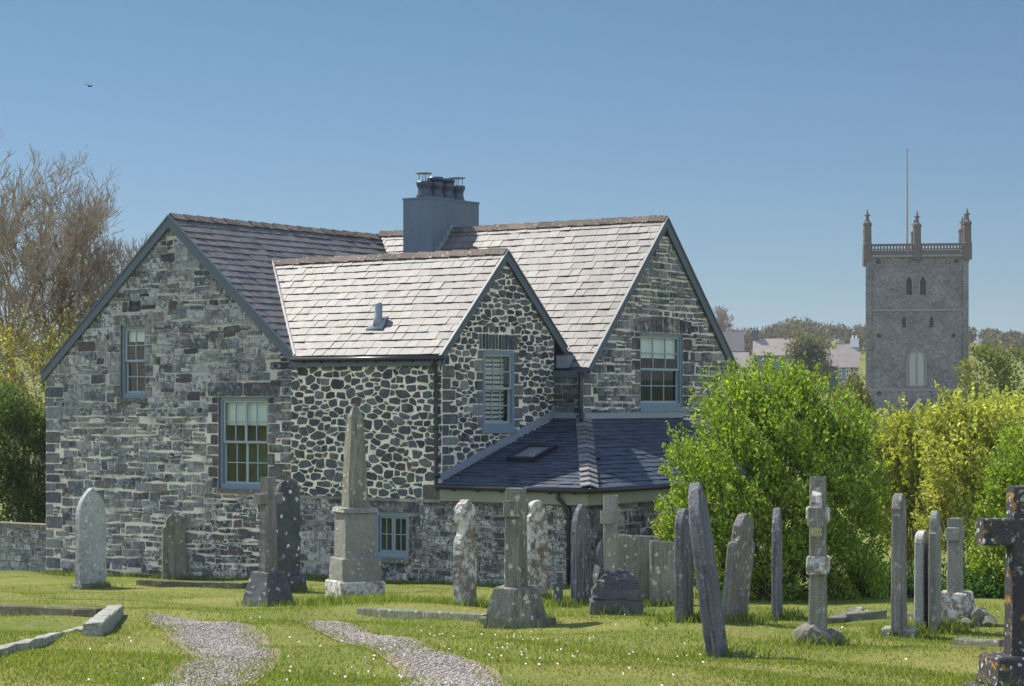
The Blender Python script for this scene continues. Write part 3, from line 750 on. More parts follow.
# --- windows
def window(rect, mp, cols, rows, blind=0.35, room='inside', depth=0.13, thick_mid=False, casement=False, louvre=False, sill='stone', topcols=None):
    s0, s1, t0, t1 = rect
    def bx(mb, a, b, c, d, o0, o1, mi=0):
        p = [mp(a, c, o0), mp(b, c, o0), mp(b, d, o0), mp(a, d, o0)]
        dv = Vector(mp(a, c, o1))-Vector(mp(a, c, o0)); mb.prism(p, dv, mi)
    win = HW(); fw = 0.075
    for q in ((s0, s0+fw, t0, t1), (s1-fw, s1, t0, t1), (s0+fw, s1-fw, t1-fw, t1), (s0+fw, s1-fw, t0, t0+0.11)):
        bx(win, *q, -depth, -depth+0.09)
    wo = win.build('window', M['frame'], house)
    a, b, c, d = s0+fw, s1-fw, t0+0.11, t1-fw; mid = (c+d)/2
    def sash(x0, x1, z0, z1, nc, nr, o):
        m = HW(); st = 0.05
        for q in ((x0, x0+st, z0, z1), (x1-st, x1, z0, z1), (x0+st, x1-st, z0, z0+st), (x0+st, x1-st, z1-st, z1)): bx(m, *q, o, o+0.04)
        xs = [x0+st+(x1-x0-2*st)*i/nc for i in range(1, nc)]
        for i, x in enumerate(xs):
            hw = 0.035 if thick_mid and i == nc//2-1 else 0.0125
            bx(m, x-hw, x+hw, z0+st, z1-st, o+0.006, o+0.032)
        for k in range(1, nr):
            z = z0+st+(z1-z0-2*st)*k/nr; bx(m, x0+st, x1-st, z-0.0115, z+0.0115, o+0.008, o+0.030)
        m.build('sash', M['sash'] if not casement else M['frame'], wo)
        gl = HW(); bx(gl, x0+st-0.002, x1-st+0.002, z0+st-0.002, z1-st+0.002, o+0.014, o+0.018); gl.build('glass', M['glass'], wo)
    if casement:
        m = (a+b)/2; sash(a+0.002, m-0.002, c, d, cols, rows, -depth+0.01); sash(m+0.002, b-0.002, c, d, cols, rows, -depth+0.01)
    else:
        sash(a+0.002, b-0.002, mid-0.02, d, topcols or cols, rows, -depth+0.02); sash(a+0.002, b-0.002, c, mid+0.02, cols, rows, -depth-0.025)
    bl = HW()
    if louvre:
        n = int((d-c)/0.09)
        for k in range(n):
            z = c+(d-c)*(k+0.5)/n
            p = [mp(a, z-0.03, -depth-0.16), mp(b, z-0.03, -depth-0.16), mp(b, z+0.03, -depth-0.13), mp(a, z+0.03, -depth-0.13)]
            bl.prism(p, Vector(mp(0, 0, -0.006))-Vector(mp(0, 0, 0)))
    elif blind > 0:
        bx(bl, a, b, d-(d-c)*blind, d, -depth-0.055, -depth-0.048)
    if bl.v: bl.build('blind', M['blind'], wo)
    rb = HW()   # the room behind: back wall, reveal cheeks
    o = -depth-0.9
    rb.add([mp(s0, t0, o), mp(s1, t0, o), mp(s1, t1, o), mp(s0, t1, o)], [(0, 1, 2, 3)])
    for (p, q) in (((s0, t0), (s1, t0)), ((s1, t0), (s1, t1)), ((s1, t1), (s0, t1)), ((s0, t1), (s0, t0))):
        rb.add([mp(*p, -0.17), mp(*q, -0.17), mp(*q, o), mp(*p, o)], [(0, 1, 2, 3)])
    rb.build('room', M[room], wo)
    sl = HW(); bx(sl, s0-0.06, s1+0.06, t0-0.10, t0-0.001, -depth+0.02, 0.06)
    sl.build('sill', M['sill_stone'] if sill == 'stone' else M['frame'], wo)
    return wo
M['sill_stone'] = grave_mat('sill_stone', (0.10, 0.10, 0.09), (0.18, 0.17, 0.14), (0.36, 0.36, 0.22), 0.5)
window(w1, mapA(0), 2, 2, 0.2, 'inside', 0.15)
window(w2, mapA(0), 4, 2, 0.30, 'inside_warm', 0.15, True)
window(w3, mapA(0), 2, 2, 0, 'inside_warm', 0.12, casement=True)
window(w4, mapB(0), 3, 2, 0, 'inside', 0.07, louvre=True, sill='paint')
window(w5, mapB(P3), 3, 2, 0.33, 'inside', 0.12, sill='paint')

# ------------------------------------------------------------------ world, sun, camera
sc = S
cam = bpy.data.cameras.new('camera'); co = bpy.data.objects.new('camera', cam); COL.objects.link(co)
co.location = (0, 0, 0); co.rotation_euler = (R(90), 0, 0)
cam.sensor_width = 36; cam.lens = F/1024*36; cam.shift_y = (HY-343)/1024; cam.clip_end = 6000; cam.clip_start = 0.1
S.camera = co
SE, ST = R(52), R(50)
w = bpy.data.worlds.new('World'); S.world = w; w.use_nodes = True
nt = w.node_tree; bg = nt.nodes['Background']
sky = nt.nodes.new('ShaderNodeTexSky'); sky.sky_type = 'NISHITA'; sky.sun_disc = False
sky.sun_elevation = SE; sky.sun_rotation = -ST; sky.air_density = 1.0; sky.dust_density = 0.3; sky.ozone_density = 2.0
# added directional tint: deeper blue sky ahead, brightened behind the camera to lift shaded walls
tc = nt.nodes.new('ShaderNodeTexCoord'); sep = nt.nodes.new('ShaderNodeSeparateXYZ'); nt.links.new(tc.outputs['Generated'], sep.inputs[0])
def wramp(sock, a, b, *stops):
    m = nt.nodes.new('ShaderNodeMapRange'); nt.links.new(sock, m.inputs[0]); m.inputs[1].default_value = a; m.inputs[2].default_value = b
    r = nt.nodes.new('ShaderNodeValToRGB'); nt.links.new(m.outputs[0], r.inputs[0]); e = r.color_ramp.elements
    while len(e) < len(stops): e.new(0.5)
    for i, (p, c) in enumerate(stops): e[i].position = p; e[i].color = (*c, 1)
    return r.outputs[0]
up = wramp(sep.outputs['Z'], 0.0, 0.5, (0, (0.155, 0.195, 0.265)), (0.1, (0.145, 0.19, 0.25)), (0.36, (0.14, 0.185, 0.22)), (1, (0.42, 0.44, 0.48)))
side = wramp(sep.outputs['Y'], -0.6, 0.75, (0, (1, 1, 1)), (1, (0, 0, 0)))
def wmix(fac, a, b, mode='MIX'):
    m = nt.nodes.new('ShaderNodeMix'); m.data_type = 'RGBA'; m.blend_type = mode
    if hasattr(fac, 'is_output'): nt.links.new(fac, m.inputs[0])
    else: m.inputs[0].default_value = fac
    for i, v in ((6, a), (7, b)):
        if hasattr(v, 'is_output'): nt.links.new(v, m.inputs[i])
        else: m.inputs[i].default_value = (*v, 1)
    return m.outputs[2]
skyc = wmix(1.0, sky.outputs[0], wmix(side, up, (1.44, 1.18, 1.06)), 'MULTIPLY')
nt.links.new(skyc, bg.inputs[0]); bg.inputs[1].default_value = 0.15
sd = bpy.data.lights.new('sun', 'SUN'); so = bpy.data.objects.new('sun', sd); COL.objects.link(so)
sd.energy = 3.5; sd.angle = R(0.6); sd.color = (1.0, 0.93, 0.82)
sv = Vector((-math.sin(ST)*math.cos(SE), math.cos(ST)*math.cos(SE), math.sin(SE)))
so.rotation_euler = sv.to_track_quat('Z', 'Y').to_euler(); so.location = (0, 0, 30)
S.view_settings.view_transform = 'Standard'; S.view_settings.look = 'None'; S.view_settings.gamma = 1
S.view_settings.exposure = 1.12
S.cycles.max_bounces = 6; S.cycles.transparent_max_bounces = 12

#PART2
# ------------------------------------------------------------------ ground sheet
def axis(fine0, fine1, step, lo, hi, grow=1.18):
    a = list(np.arange(fine0, fine1+1e-6, step)); s = step
    while a[-1] < hi: s *= grow; a.append(min(hi, a[-1]+s))
    s = step
    while a[0] > lo: s *= grow; a.insert(0, max(lo, a[0]-s))
    return np.array(a)
def ground_sheet():
    xs = axis(-14, 16, 0.35, -1600, 1600); ys = axis(12, 60, 0.35, -1600, 2600)
    X, Y = np.meshgrid(xs, ys); Z = G(X, Y)
    V = np.stack([X, Y, Z], -1).reshape(-1, 3); nx, ny = len(xs), len(ys)
    i = np.arange(ny-1)[:, None]*nx+np.arange(nx-1)[None, :]
    Fq = np.stack([i, i+1, i+nx+1, i+nx], -1).reshape(-1, 4)
    return V, Fq
t = NT('grass_ground')
n1 = t.noise(0.35, 5, 0.6); n2 = t.noise(9, 5, 0.7); n3 = t.noise(1.7, 5, 0.65)
c = t.mix(t.ramp(n1, (0.35, 0), (0.65, 1)), (0.12, 0.15, 0.028), (0.20, 0.20, 0.055))
c = t.mix(t.ramp(n3, (0.58, 0), (0.75, 0.7)), c, (0.22, 0.19, 0.08))
c = t.mix(0.6, c, t.ramp(n2, (0.25, 0.45), (0.7, 1.2)), 'MULTIPLY')
t.principled(c, 0.95, t.bump(n2, 0.8, 0.04), 0.1); M['grass_ground'] = t.mat
V, Fq = ground_sheet()
tag(np_mesh('ground', V, Fq, None, M['grass_ground'], smooth=True), 'grassy graveyard ground falling gently towards the house', 'ground', kind='structure')

# ------------------------------------------------------------------ survey polygons of the two gravel tracks
def gp(pts): return [ground_at(x, y) for x, y in pts]
TRK = [([(146,614.5),(172,631),(190,649),(194,660),(182,672),(150,688),(112,722),(80,770)], [(148,613.5),(212,623),(258,637),(272,654),(262,672),(238,688),(205,722),(182,770)]),
       ([(288,619),(322,631),(354,644),(388,656),(406,669),(412,688),(414,722),(410,770)], [(300,620),(368,633),(420,645),(458,658),(488,671),(502,688),(512,722),(516,770)])]
def resample(pts, n):
    P = np.array([[p.x, p.y] for p in pts]); L = np.r_[0, np.cumsum(np.linalg.norm(np.diff(P, axis=0), axis=1))]
    t = np.linspace(0, L[-1], n); return np.stack([np.interp(t, L, P[:, 0]), np.interp(t, L, P[:, 1])], 1)
def inside(poly, X, Y):
    r = np.zeros(len(X), bool); n = len(poly)
    for i in range(n):
        x0, y0 = poly[i]; x1, y1 = poly[(i+1) % n]
        c = ((y0 > Y) != (y1 > Y)); xx = (x1-x0)*(Y-y0)/((y1-y0) if abs(y1-y0) > 1e-9 else 1e-9)+x0
        r ^= c & (X < xx)
    return r
t = NT('gravel'); a = t.attr(); n1 = t.noise(1.2, 5, 0.6); v = t.vor(38, out='Color'); vd = t.vor(38)
bw = t.n('RGBToBW'); t.l(v, bw.inputs[0])
c = t.ramp(bw.outputs[0], (0.2, (0.16, 0.14, 0.13)), (0.5, (0.27, 0.24, 0.22)), (0.85, (0.42, 0.38, 0.35)))
soil = t.mix(t.noise(25, 4), (0.20, 0.165, 0.10), (0.34, 0.29, 0.19))
e1 = t.math('ADD', a.outputs['Color'], t.math('MULTIPLY', t.math('SUBTRACT', t.noise(2.5, 5, 0.7), 0.5), 1.3))
c = t.mix(t.ramp(e1, (0.22, 0), (0.42, 1)), soil, c)
t.principled(c, 0.95, t.bump(vd, 1.0, 0.03), 0.1); M['gravel'] = t.mat
track_polys = []
for i, (lf, rt) in enumerate(TRK):
    n = 90; A = resample(gp(lf), n); B = resample(gp(rt), n); track_polys.append([tuple(p) for p in A]+[tuple(p) for p in B[::-1]])
    m = 13; Vv = []; C4 = []
    for j in range(n):
        wd = np.linalg.norm(B[j]-A[j])
        for k in range(m):
            u = -0.12+1.24*k/(m-1); p = A[j]*(1-u)+B[j]*u
            Vv.append((p[0], p[1], Gf(p[0], p[1])+0.008)); ed = min(1, max(0, min(u, 1-u)*3.0)); C4.append((ed, ed, ed, 1))
    idx = np.arange(n-1)[:, None]*m+np.arange(m-1)[None, :]
    Fq = np.stack([idx, idx+1, idx+m+1, idx+m], -1).reshape(-1, 4)
    tag(np_mesh('gravel_track', np.array(Vv), Fq, np.array(C4), M['gravel'], smooth=True), ['gravel wheel track curving off to the left past the grave kerb', 'gravel wheel track running across the grass towards the right'][i], 'track', kind='structure')
# loose pebbles
def blobs(P, r, cols, squash=0.6):
    base = np.array([(1,0,0),(-1,0,0),(0,1,0),(0,-1,0),(0,0,1),(0,0,-1)], float)
    fc = np.array([(0,2,4),(2,1,4),(1,3,4),(3,0,4),(2,0,5),(1,2,5),(3,1,5),(0,3,5)])
    n = len(P); jit = rng.uniform(0.6, 1.3, (n, 6, 1)); th = rng.uniform(0, 6.3, n)
    rot = np.stack([np.stack([np.cos(th), -np.sin(th), 0*th], -1), np.stack([np.sin(th), np.cos(th), 0*th], -1), np.stack([0*th, 0*th, 0*th+squash], -1)], 1)
    V = np.einsum('nij,kj->nki', rot, base)*jit*r[:, None, None]+P[:, None, :]
    Fq = (fc[None]+np.arange(n)[:, None, None]*6).reshape(-1, 3)
    return V.reshape(-1, 3), Fq, np.repeat(cols, 6, 0)
t = NT('pebble'); a = t.attr(); t.principled(a.outputs['Color'], 0.9, None, 0.2); M['pebble'] = t.mat
PB = []
for poly in track_polys:
    xs = [p[0] for p in poly]; ys = [p[1] for p in poly]
    X = rng.uniform(min(xs), max(xs), 60000); Y = rng.uniform(max(14.5, min(ys)), max(ys), 60000); k = inside(poly, X, Y); PB.append(np.stack([X[k], Y[k]], 1)[:9000])
PB = np.concatenate(PB); g = rng.uniform(0.15, 0.48, (len(PB), 1)); cols = g*np.array([[1, 0.88, 0.78]])*rng.uniform(0.95, 1.05, (len(PB), 3))
V, Fq, cc = blobs(np.c_[PB, G(PB[:, 0], PB[:, 1])+0.01], rng.uniform(0.006, 0.02, len(PB)), cols)
tag(np_mesh('pebbles', V, Fq, cc, M['pebble']), 'loose pale pebbles lying on the gravel tracks', 'gravel', kind='stuff')

# ------------------------------------------------------------------ gravestones
M['slate_grave'] = grave_mat('slate_grave', (0.085, 0.092, 0.105), (0.17, 0.17, 0.172), (0.36, 0.35, 0.29), 0.25, 8, None, 0.6)
M['slate_brown'] = grave_mat('brown_slate_grave', (0.145, 0.135, 0.12), (0.26, 0.24, 0.205), (0.44, 0.41, 0.32), 0.34, 8, (0.21, 0.15, 0.08), 0.5)
M['green_grave'] = grave_mat('mossy_grave', (0.14, 0.145, 0.10), (0.25, 0.245, 0.18), (0.46, 0.46, 0.36), 0.3, 7, None, 0.6)
M['white_grave'] = grave_mat('lichened_grave', (0.17, 0.135, 0.09), (0.30, 0.25, 0.18), (0.70, 0.69, 0.62), 0.78, 6, (0.13, 0.09, 0.06))
M['pale_grave'] = grave_mat('pale_grave', (0.34, 0.345, 0.31), (0.50, 0.50, 0.45), (0.66, 0.67, 0.62), 0.5, 9, (0.22, 0.2, 0.16))
M['grey_grave'] = grave_mat('granite_grave', (0.20, 0.20, 0.175), (0.31, 0.30, 0.25), (0.48, 0.46, 0.34), 0.32, 8, (0.22, 0.20, 0.11))
M['spot_grave'] = grave_mat('spotted_grave', (0.07, 0.075, 0.075), (0.13, 0.135, 0.125), (0.72, 0.73, 0.68), 0.34, 5)
M['orange_grave'] = grave_mat('orange_lichen_grave', (0.04, 0.04, 0.046), (0.085, 0.08, 0.078), (0.58, 0.57, 0.52), 0.26, 13, (0.40, 0.22, 0.035))
M['rock'] = grave_mat('field_rock', (0.15, 0.14, 0.12), (0.27, 0.25, 0.21), (0.46, 0.45, 0.38), 0.4, 7)
M['rock_dark'] = grave_mat('dark_rock', (0.07, 0.075, 0.08), (0.15, 0.15, 0.145), (0.42, 0.42, 0.38), 0.3, 7)
def arc(cx, cz, r, a0, a1, n): return [(cx+r*math.cos(R(a0+(a1-a0)*i/n)), cz+r*math.sin(R(a0+(a1-a0)*i/n))) for i in range(n+1)]
def p_gothic(w, h, k=0.95):
    q = w/2; ra = w*k; cxl = q-ra; za = h-math.sqrt(max(1e-6, ra*ra-cxl*cxl)); a1 = math.degrees(math.atan2(h-za, -cxl))
    right = arc(cxl, za, ra, 0, a1, 9); left = [(-x, z) for x, z in right[::-1]][1:]
    return [(-q, 0), (q, 0)]+right+left
def p_round(w, h): return [(-w/2, 0), (w/2, 0)]+arc(0, h-w/2*0.8, w/2, 0, 180, 14) if False else [(-w/2, 0), (w/2, 0)]+[(x, (h-w*0.38)+(z)*0.76) for x, z in arc(0, 0, w/2, 0, 180, 14)]
def p_shoulder(w, h):
    q = w/2; s = h-w*0.62
    return [(-q, 0), (q, 0), (q, s), (q*0.98, s+0.05), (q*0.80, s+0.06), (q*0.72, s+0.10)]+[(x, (h-q*0.72)+z) for x, z in arc(0, 0, q*0.72, 20, 160, 10)]+[(-q*0.72, s+0.10), (-q*0.80, s+0.06), (-q*0.98, s+0.05), (-q, s)]
def p_cross(w, h, sw, az, ah, top=None):
    a = sw/2; b = w/2; t_ = sw*0.43
    return [(-a*1.12, 0), (a*1.12, 0), (a, az), (b, az), (b, az+ah), (a*0.95, az+ah), (a*0.95, h), (-a*0.95, h), (-a*0.95, az+ah), (-b, az+ah), (-b, az), (-a, az)]
def p_wheel(w, h, r):
    q = w/2; zc = h-r*1.08; nk = r*0.62
    up = [(q, 0), (q*0.98, zc-r*2.0), (q*0.9, zc-r*1.55), (nk, zc-r*1.25), (nk*0.95, zc-r*0.85)]
    return [(-q, 0)]+up+arc(0, zc, r, -48, 72, 10)+[(r*0.2, h), (-r*0.2, h)]+arc(0, zc, r, 108, 228, 10)+[(-x, z) for x, z in up[::-1]][:-1]
def dense(ring, step=0.09):
    o = []
    for i in range(len(ring)):
        a, b = ring[i], ring[(i+1) % len(ring)]; n = max(1, int(math.dist(a, b)/step))
        for k in range(n): o.append((a[0]+(b[0]-a[0])*k/n, a[1]+(b[1]-a[1])*k/n))
    return o
def slab(mb, ring, th, ch=0.014, z0=0.0, taper=0.0, rough=0.006, mi=0):
    ring = dense(ring); n = len(ring)
    if area(ring) < 0: ring = ring[::-1]
    nr = []
    for i in range(n):
        p, c, q = ring[i-1], ring[i], ring[(i+1) % n]
        e1 = (c[0]-p[0], c[1]-p[1]); e2 = (q[0]-c[0], q[1]-c[1]); l1 = math.hypot(*e1) or 1; l2 = math.hypot(*e2) or 1
        v = (-(e1[1]/l1+e2[1]/l2), e1[0]/l1+e2[0]/l2); l = math.hypot(*v) or 1; nr.append((v[0]/l, v[1]/l))
    H = max(p[1] for p in ring); layers = ((-1, 1), (-1, 0), (-0.35, 0), (0.35, 0), (1, 0), (1, 1))
    vs = []
    for i in range(n): ring[i] = (ring[i][0]+random.uniform(-rough, rough), ring[i][1]+(random.uniform(-rough, rough) if ring[i][1] > 0.02 else 0))
    for s_, ins in layers:
        for i in range(n):
            x, z = ring[i]; k = 1-taper*z/H
            vs.append((x+nr[i][0]*ch*ins, s_*(th/2*k-(0 if ins else ch*0.8))+random.uniform(-rough, rough)*0.5, z0+z+nr[i][1]*ch*ins))
    m = len(layers)
    fs = [tuple(range(n)), tuple(range((m-1)*n, m*n))[::-1]]
    for l in range(m-1):
        for i in range(n): fs.append((l*n+i, (l+1)*n+i, (l+1)*n+(i+1) % n, l*n+(i+1) % n))
    mb.add(vs, [f[::-1] for f in fs], mi)
def block(mb, w, d, z0, z1, tw=None, td=None, ch=0.02, rough=0.008):
    tw = tw or w; td = td or d; lv = [(w, d, z0), (w, d, z0+ch), (w+(tw-w)*0.33, d+(td-d)*0.33, z0+(z1-z0)*0.33), (w+(tw-w)*0.66, d+(td-d)*0.66, z0+(z1-z0)*0.66), (tw, td, z1-ch), (tw-2*ch, td-2*ch, z1)]
    vs = []; n = 12
    for W_, D_, z in lv:
        for sx, sy, ex, ey in ((-1,-1,1,-1), (1,-1,1,1), (1,1,-1,1), (-1,1,-1,-1)):
            for k in range(3):
                u = k/3; vs.append(((sx+(ex-sx)*u)*W_/2+random.uniform(-rough, rough), (sy+(ey-sy)*u)*D_/2+random.uniform(-rough, rough), z+random.uniform(-rough, rough)*0.5))
    fs = [tuple(range(n))[::-1], tuple(range((len(lv)-1)*n, len(lv)*n))]
    for l in range(len(lv)-1):
        for i in range(n): fs.append((l*n+i, l*n+(i+1) % n, (l+1)*n+(i+1) % n, (l+1)*n+i))
    mb.add(vs, fs)
def rockmesh(mb, c, r, seed=0, sub=3):
    import bmesh
    bm = bmesh.new(); bmesh.ops.create_icosphere(bm, subdivisions=sub, radius=1)
    rs = random.Random(seed); ph = [(Vector((rs.gauss(0, 1), rs.gauss(0, 1), rs.gauss(0, 1))).normalized(), rs.uniform(0.42, 0.8)) for _ in range(14)]
    vs = []
    for v in bm.verts:
        p = v.co.copy()
        for d_, k in ph:
            e = p.dot(d_)
            if e > k: p -= d_*(e-k)*0.92
        p *= 1+0.05*math.sin(9*p.x+5*p.y+seed)+0.03*rs.uniform(-1, 1)
        vs.append((c[0]+p.x*r[0], c[1]+p.y*r[1], c[2]+p.z*r[2]))
    fs = [[v.index for v in f.verts] for f in bm.faces]; bm.free(); mb.add(vs, fs)
footprints = []
def stone_root(name, px, py, rot, lean, label, cat, group, sink=0.06):
    g0 = ground_at(px, py); o = empty(name, (g0.x, g0.y, g0.z-sink), R(rot), label, cat, group)
    if lean: # lean about the line of sight, then turn
        o.rotation_mode = 'QUATERNION'
        from mathutils import Quaternion
        o.rotation_quaternion = Quaternion((0, 1, 0), R(lean))@Quaternion((0, 0, 1), R(rot))
    footprints.append((g0.x, g0.y)); return o, g0.y/F
GRP = 'headstones standing in the graveyard'
def headstone(px, py, top, w, th, rot, prof, mat, label, lean=0, base=None, name='headstone', cat='gravestone', taper=0.15, basemat=None, extra=None):
    mb = MB(); g0 = ground_at(px, py); h = (py-top)*g0.y/F+0.06
    single = base is None
    if single:
        ring = prof(w, h); slab(mb, ring, th, taper=taper); o = mb.build(name, M[mat]); o.location = (g0.x, g0.y, g0.z-0.06)
        if lean:
            from mathutils import Quaternion
            o.rotation_mode = 'QUATERNION'; o.rotation_quaternion = Quaternion((0, 1, 0), R(lean))@Quaternion((0, 0, 1), R(rot))
        else: o.rotation_euler = (0, 0, R(rot))
        footprints.append((g0.x, g0.y)); return tag(o, label, cat, GRP)
    o, s_ = stone_root(name, px, py, rot, lean, label, cat, GRP)
    bw, bd, bh, btw, btd, brock = base
    b = MB()
    if brock: rockmesh(b, (0, 0, bh*0.45), (bw/2*1.25, bd/2*1.3, bh*0.95), 12); rockmesh(b, (bw*0.2, -bd*0.25, bh*0.4), (bw/2*0.9, bd/2*0.8, bh*0.8), 19); 
    else: block(b, bw, bd, 0, bh, btw, btd)
    b.build('base', M[basemat or mat], o)
    slab(mb, prof(w, h-bh+0.03), th, taper=taper, z0=bh-0.03); mb.build('slab' if 'cross' not in name else 'cross', M[mat], o)
    return o
def cr(sw, az, ah): return lambda w, h: p_cross(w, h, sw, h*az, ah)
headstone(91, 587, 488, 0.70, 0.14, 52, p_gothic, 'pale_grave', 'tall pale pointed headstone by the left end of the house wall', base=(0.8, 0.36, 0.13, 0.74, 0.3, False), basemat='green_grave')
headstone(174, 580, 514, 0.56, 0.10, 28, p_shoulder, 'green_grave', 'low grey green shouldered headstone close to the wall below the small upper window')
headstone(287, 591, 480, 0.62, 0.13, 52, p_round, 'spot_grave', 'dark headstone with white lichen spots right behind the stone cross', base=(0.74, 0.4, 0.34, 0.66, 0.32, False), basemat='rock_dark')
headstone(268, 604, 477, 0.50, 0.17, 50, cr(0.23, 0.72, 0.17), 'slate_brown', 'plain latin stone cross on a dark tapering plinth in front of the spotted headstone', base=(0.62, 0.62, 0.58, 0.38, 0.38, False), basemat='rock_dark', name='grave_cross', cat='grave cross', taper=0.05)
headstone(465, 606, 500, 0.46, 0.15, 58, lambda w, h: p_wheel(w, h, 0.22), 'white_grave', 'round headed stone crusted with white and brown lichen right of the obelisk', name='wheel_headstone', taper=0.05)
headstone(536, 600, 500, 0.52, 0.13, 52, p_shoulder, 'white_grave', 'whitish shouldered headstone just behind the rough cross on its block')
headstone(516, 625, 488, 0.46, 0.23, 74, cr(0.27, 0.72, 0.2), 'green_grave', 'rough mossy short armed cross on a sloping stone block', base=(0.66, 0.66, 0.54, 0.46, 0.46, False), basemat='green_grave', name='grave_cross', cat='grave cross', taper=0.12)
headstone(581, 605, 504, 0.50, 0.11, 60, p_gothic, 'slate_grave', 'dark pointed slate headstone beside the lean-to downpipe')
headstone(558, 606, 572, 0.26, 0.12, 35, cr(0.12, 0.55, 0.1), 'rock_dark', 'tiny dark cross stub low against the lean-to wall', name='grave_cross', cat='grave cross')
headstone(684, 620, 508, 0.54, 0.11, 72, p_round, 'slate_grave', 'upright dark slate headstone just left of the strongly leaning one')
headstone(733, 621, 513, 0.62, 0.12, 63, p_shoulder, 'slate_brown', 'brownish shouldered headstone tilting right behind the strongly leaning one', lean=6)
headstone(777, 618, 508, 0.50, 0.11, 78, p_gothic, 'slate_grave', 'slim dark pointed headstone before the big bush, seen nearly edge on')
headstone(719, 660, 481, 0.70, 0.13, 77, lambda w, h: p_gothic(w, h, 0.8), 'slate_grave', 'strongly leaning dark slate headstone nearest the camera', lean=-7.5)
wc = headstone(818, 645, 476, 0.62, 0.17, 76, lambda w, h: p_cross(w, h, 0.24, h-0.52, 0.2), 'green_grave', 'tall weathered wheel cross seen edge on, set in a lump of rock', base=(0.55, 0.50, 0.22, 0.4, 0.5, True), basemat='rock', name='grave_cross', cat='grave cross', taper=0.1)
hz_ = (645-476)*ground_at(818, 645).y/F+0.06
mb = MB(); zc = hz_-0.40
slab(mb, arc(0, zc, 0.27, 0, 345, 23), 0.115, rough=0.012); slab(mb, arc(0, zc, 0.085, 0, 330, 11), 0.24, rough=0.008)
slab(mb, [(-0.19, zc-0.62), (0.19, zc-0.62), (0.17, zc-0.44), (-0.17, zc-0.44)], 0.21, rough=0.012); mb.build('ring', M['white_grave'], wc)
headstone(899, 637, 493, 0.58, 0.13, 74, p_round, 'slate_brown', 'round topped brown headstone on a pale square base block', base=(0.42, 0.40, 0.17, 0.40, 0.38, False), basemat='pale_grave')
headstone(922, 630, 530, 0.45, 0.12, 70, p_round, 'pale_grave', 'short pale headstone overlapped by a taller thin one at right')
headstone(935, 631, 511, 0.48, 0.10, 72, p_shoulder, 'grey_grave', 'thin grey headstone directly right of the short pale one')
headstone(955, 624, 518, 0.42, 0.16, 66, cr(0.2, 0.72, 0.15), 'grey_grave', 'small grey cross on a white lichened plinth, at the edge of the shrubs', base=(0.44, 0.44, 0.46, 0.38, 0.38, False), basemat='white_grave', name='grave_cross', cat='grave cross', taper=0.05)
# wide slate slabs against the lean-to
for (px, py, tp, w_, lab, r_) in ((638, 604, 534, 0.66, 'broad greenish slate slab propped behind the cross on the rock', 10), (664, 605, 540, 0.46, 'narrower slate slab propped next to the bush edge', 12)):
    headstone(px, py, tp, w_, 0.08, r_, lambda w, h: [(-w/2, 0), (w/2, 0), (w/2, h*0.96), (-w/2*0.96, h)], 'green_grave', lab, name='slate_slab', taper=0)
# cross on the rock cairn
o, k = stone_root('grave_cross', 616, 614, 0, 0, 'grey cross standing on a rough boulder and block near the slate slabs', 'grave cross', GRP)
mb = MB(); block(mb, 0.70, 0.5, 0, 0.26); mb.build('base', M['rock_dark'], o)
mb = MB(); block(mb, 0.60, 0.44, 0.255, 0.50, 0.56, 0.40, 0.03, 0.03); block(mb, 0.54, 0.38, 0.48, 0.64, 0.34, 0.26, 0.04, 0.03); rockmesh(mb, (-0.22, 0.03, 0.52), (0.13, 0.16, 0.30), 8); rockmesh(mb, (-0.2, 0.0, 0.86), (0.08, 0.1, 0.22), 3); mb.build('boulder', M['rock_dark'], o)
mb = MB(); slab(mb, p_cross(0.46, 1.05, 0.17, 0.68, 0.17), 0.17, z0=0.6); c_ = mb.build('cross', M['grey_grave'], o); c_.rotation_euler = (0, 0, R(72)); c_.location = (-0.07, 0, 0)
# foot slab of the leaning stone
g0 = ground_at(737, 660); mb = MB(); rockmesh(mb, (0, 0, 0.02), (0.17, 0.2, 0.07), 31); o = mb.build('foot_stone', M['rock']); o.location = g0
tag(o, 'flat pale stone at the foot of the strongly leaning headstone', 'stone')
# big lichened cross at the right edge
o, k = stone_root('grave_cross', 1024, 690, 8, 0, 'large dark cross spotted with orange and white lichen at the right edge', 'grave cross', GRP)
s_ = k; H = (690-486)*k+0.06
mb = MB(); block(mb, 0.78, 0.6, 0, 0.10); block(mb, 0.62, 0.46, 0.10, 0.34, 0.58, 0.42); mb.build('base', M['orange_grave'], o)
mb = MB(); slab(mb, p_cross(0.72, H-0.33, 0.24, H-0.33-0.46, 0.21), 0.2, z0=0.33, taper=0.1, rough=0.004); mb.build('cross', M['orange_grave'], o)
# the obelisk
o, k = stone_root('obelisk', 355, 597, 24, 0, 'tall grey obelisk on a stepped square pedestal before the house', 'monument', 'obelisks in the graveyard'); del o['group']
q = k/(math.cos(R(24))+math.sin(R(24))); z = lambda py: (597-py)*k+0.06
mb = MB(); block(mb, 62*q, 62*q, 0, z(580)); mb.build('step', M['white_grave'], o)
mb = MB(); block(mb, 54*q, 54*q, z(580), z(557), 53*q, 53*q); mb.build('plinth', M['grey_grave'], o)
mb = MB(); block(mb, 43*q, 43*q, z(557), z(512), 42*q, 42*q); mb.build('pedestal', M['grey_grave'], o)
mb = MB(); block(mb, 49*q, 49*q, z(512), z(507), 46*q, 46*q, 0.012); mb.build('cap', M['grey_grave'], o)
mb = MB(); block(mb, 29*q, 29*q, z(507), z(416), 17*q, 17*q, 0.012); block(mb, 16.6*q, 16.6*q, z(416)-0.012, z(404), 3*q, 3*q, 0.005); mb.build('shaft', M['green_grave'], o)
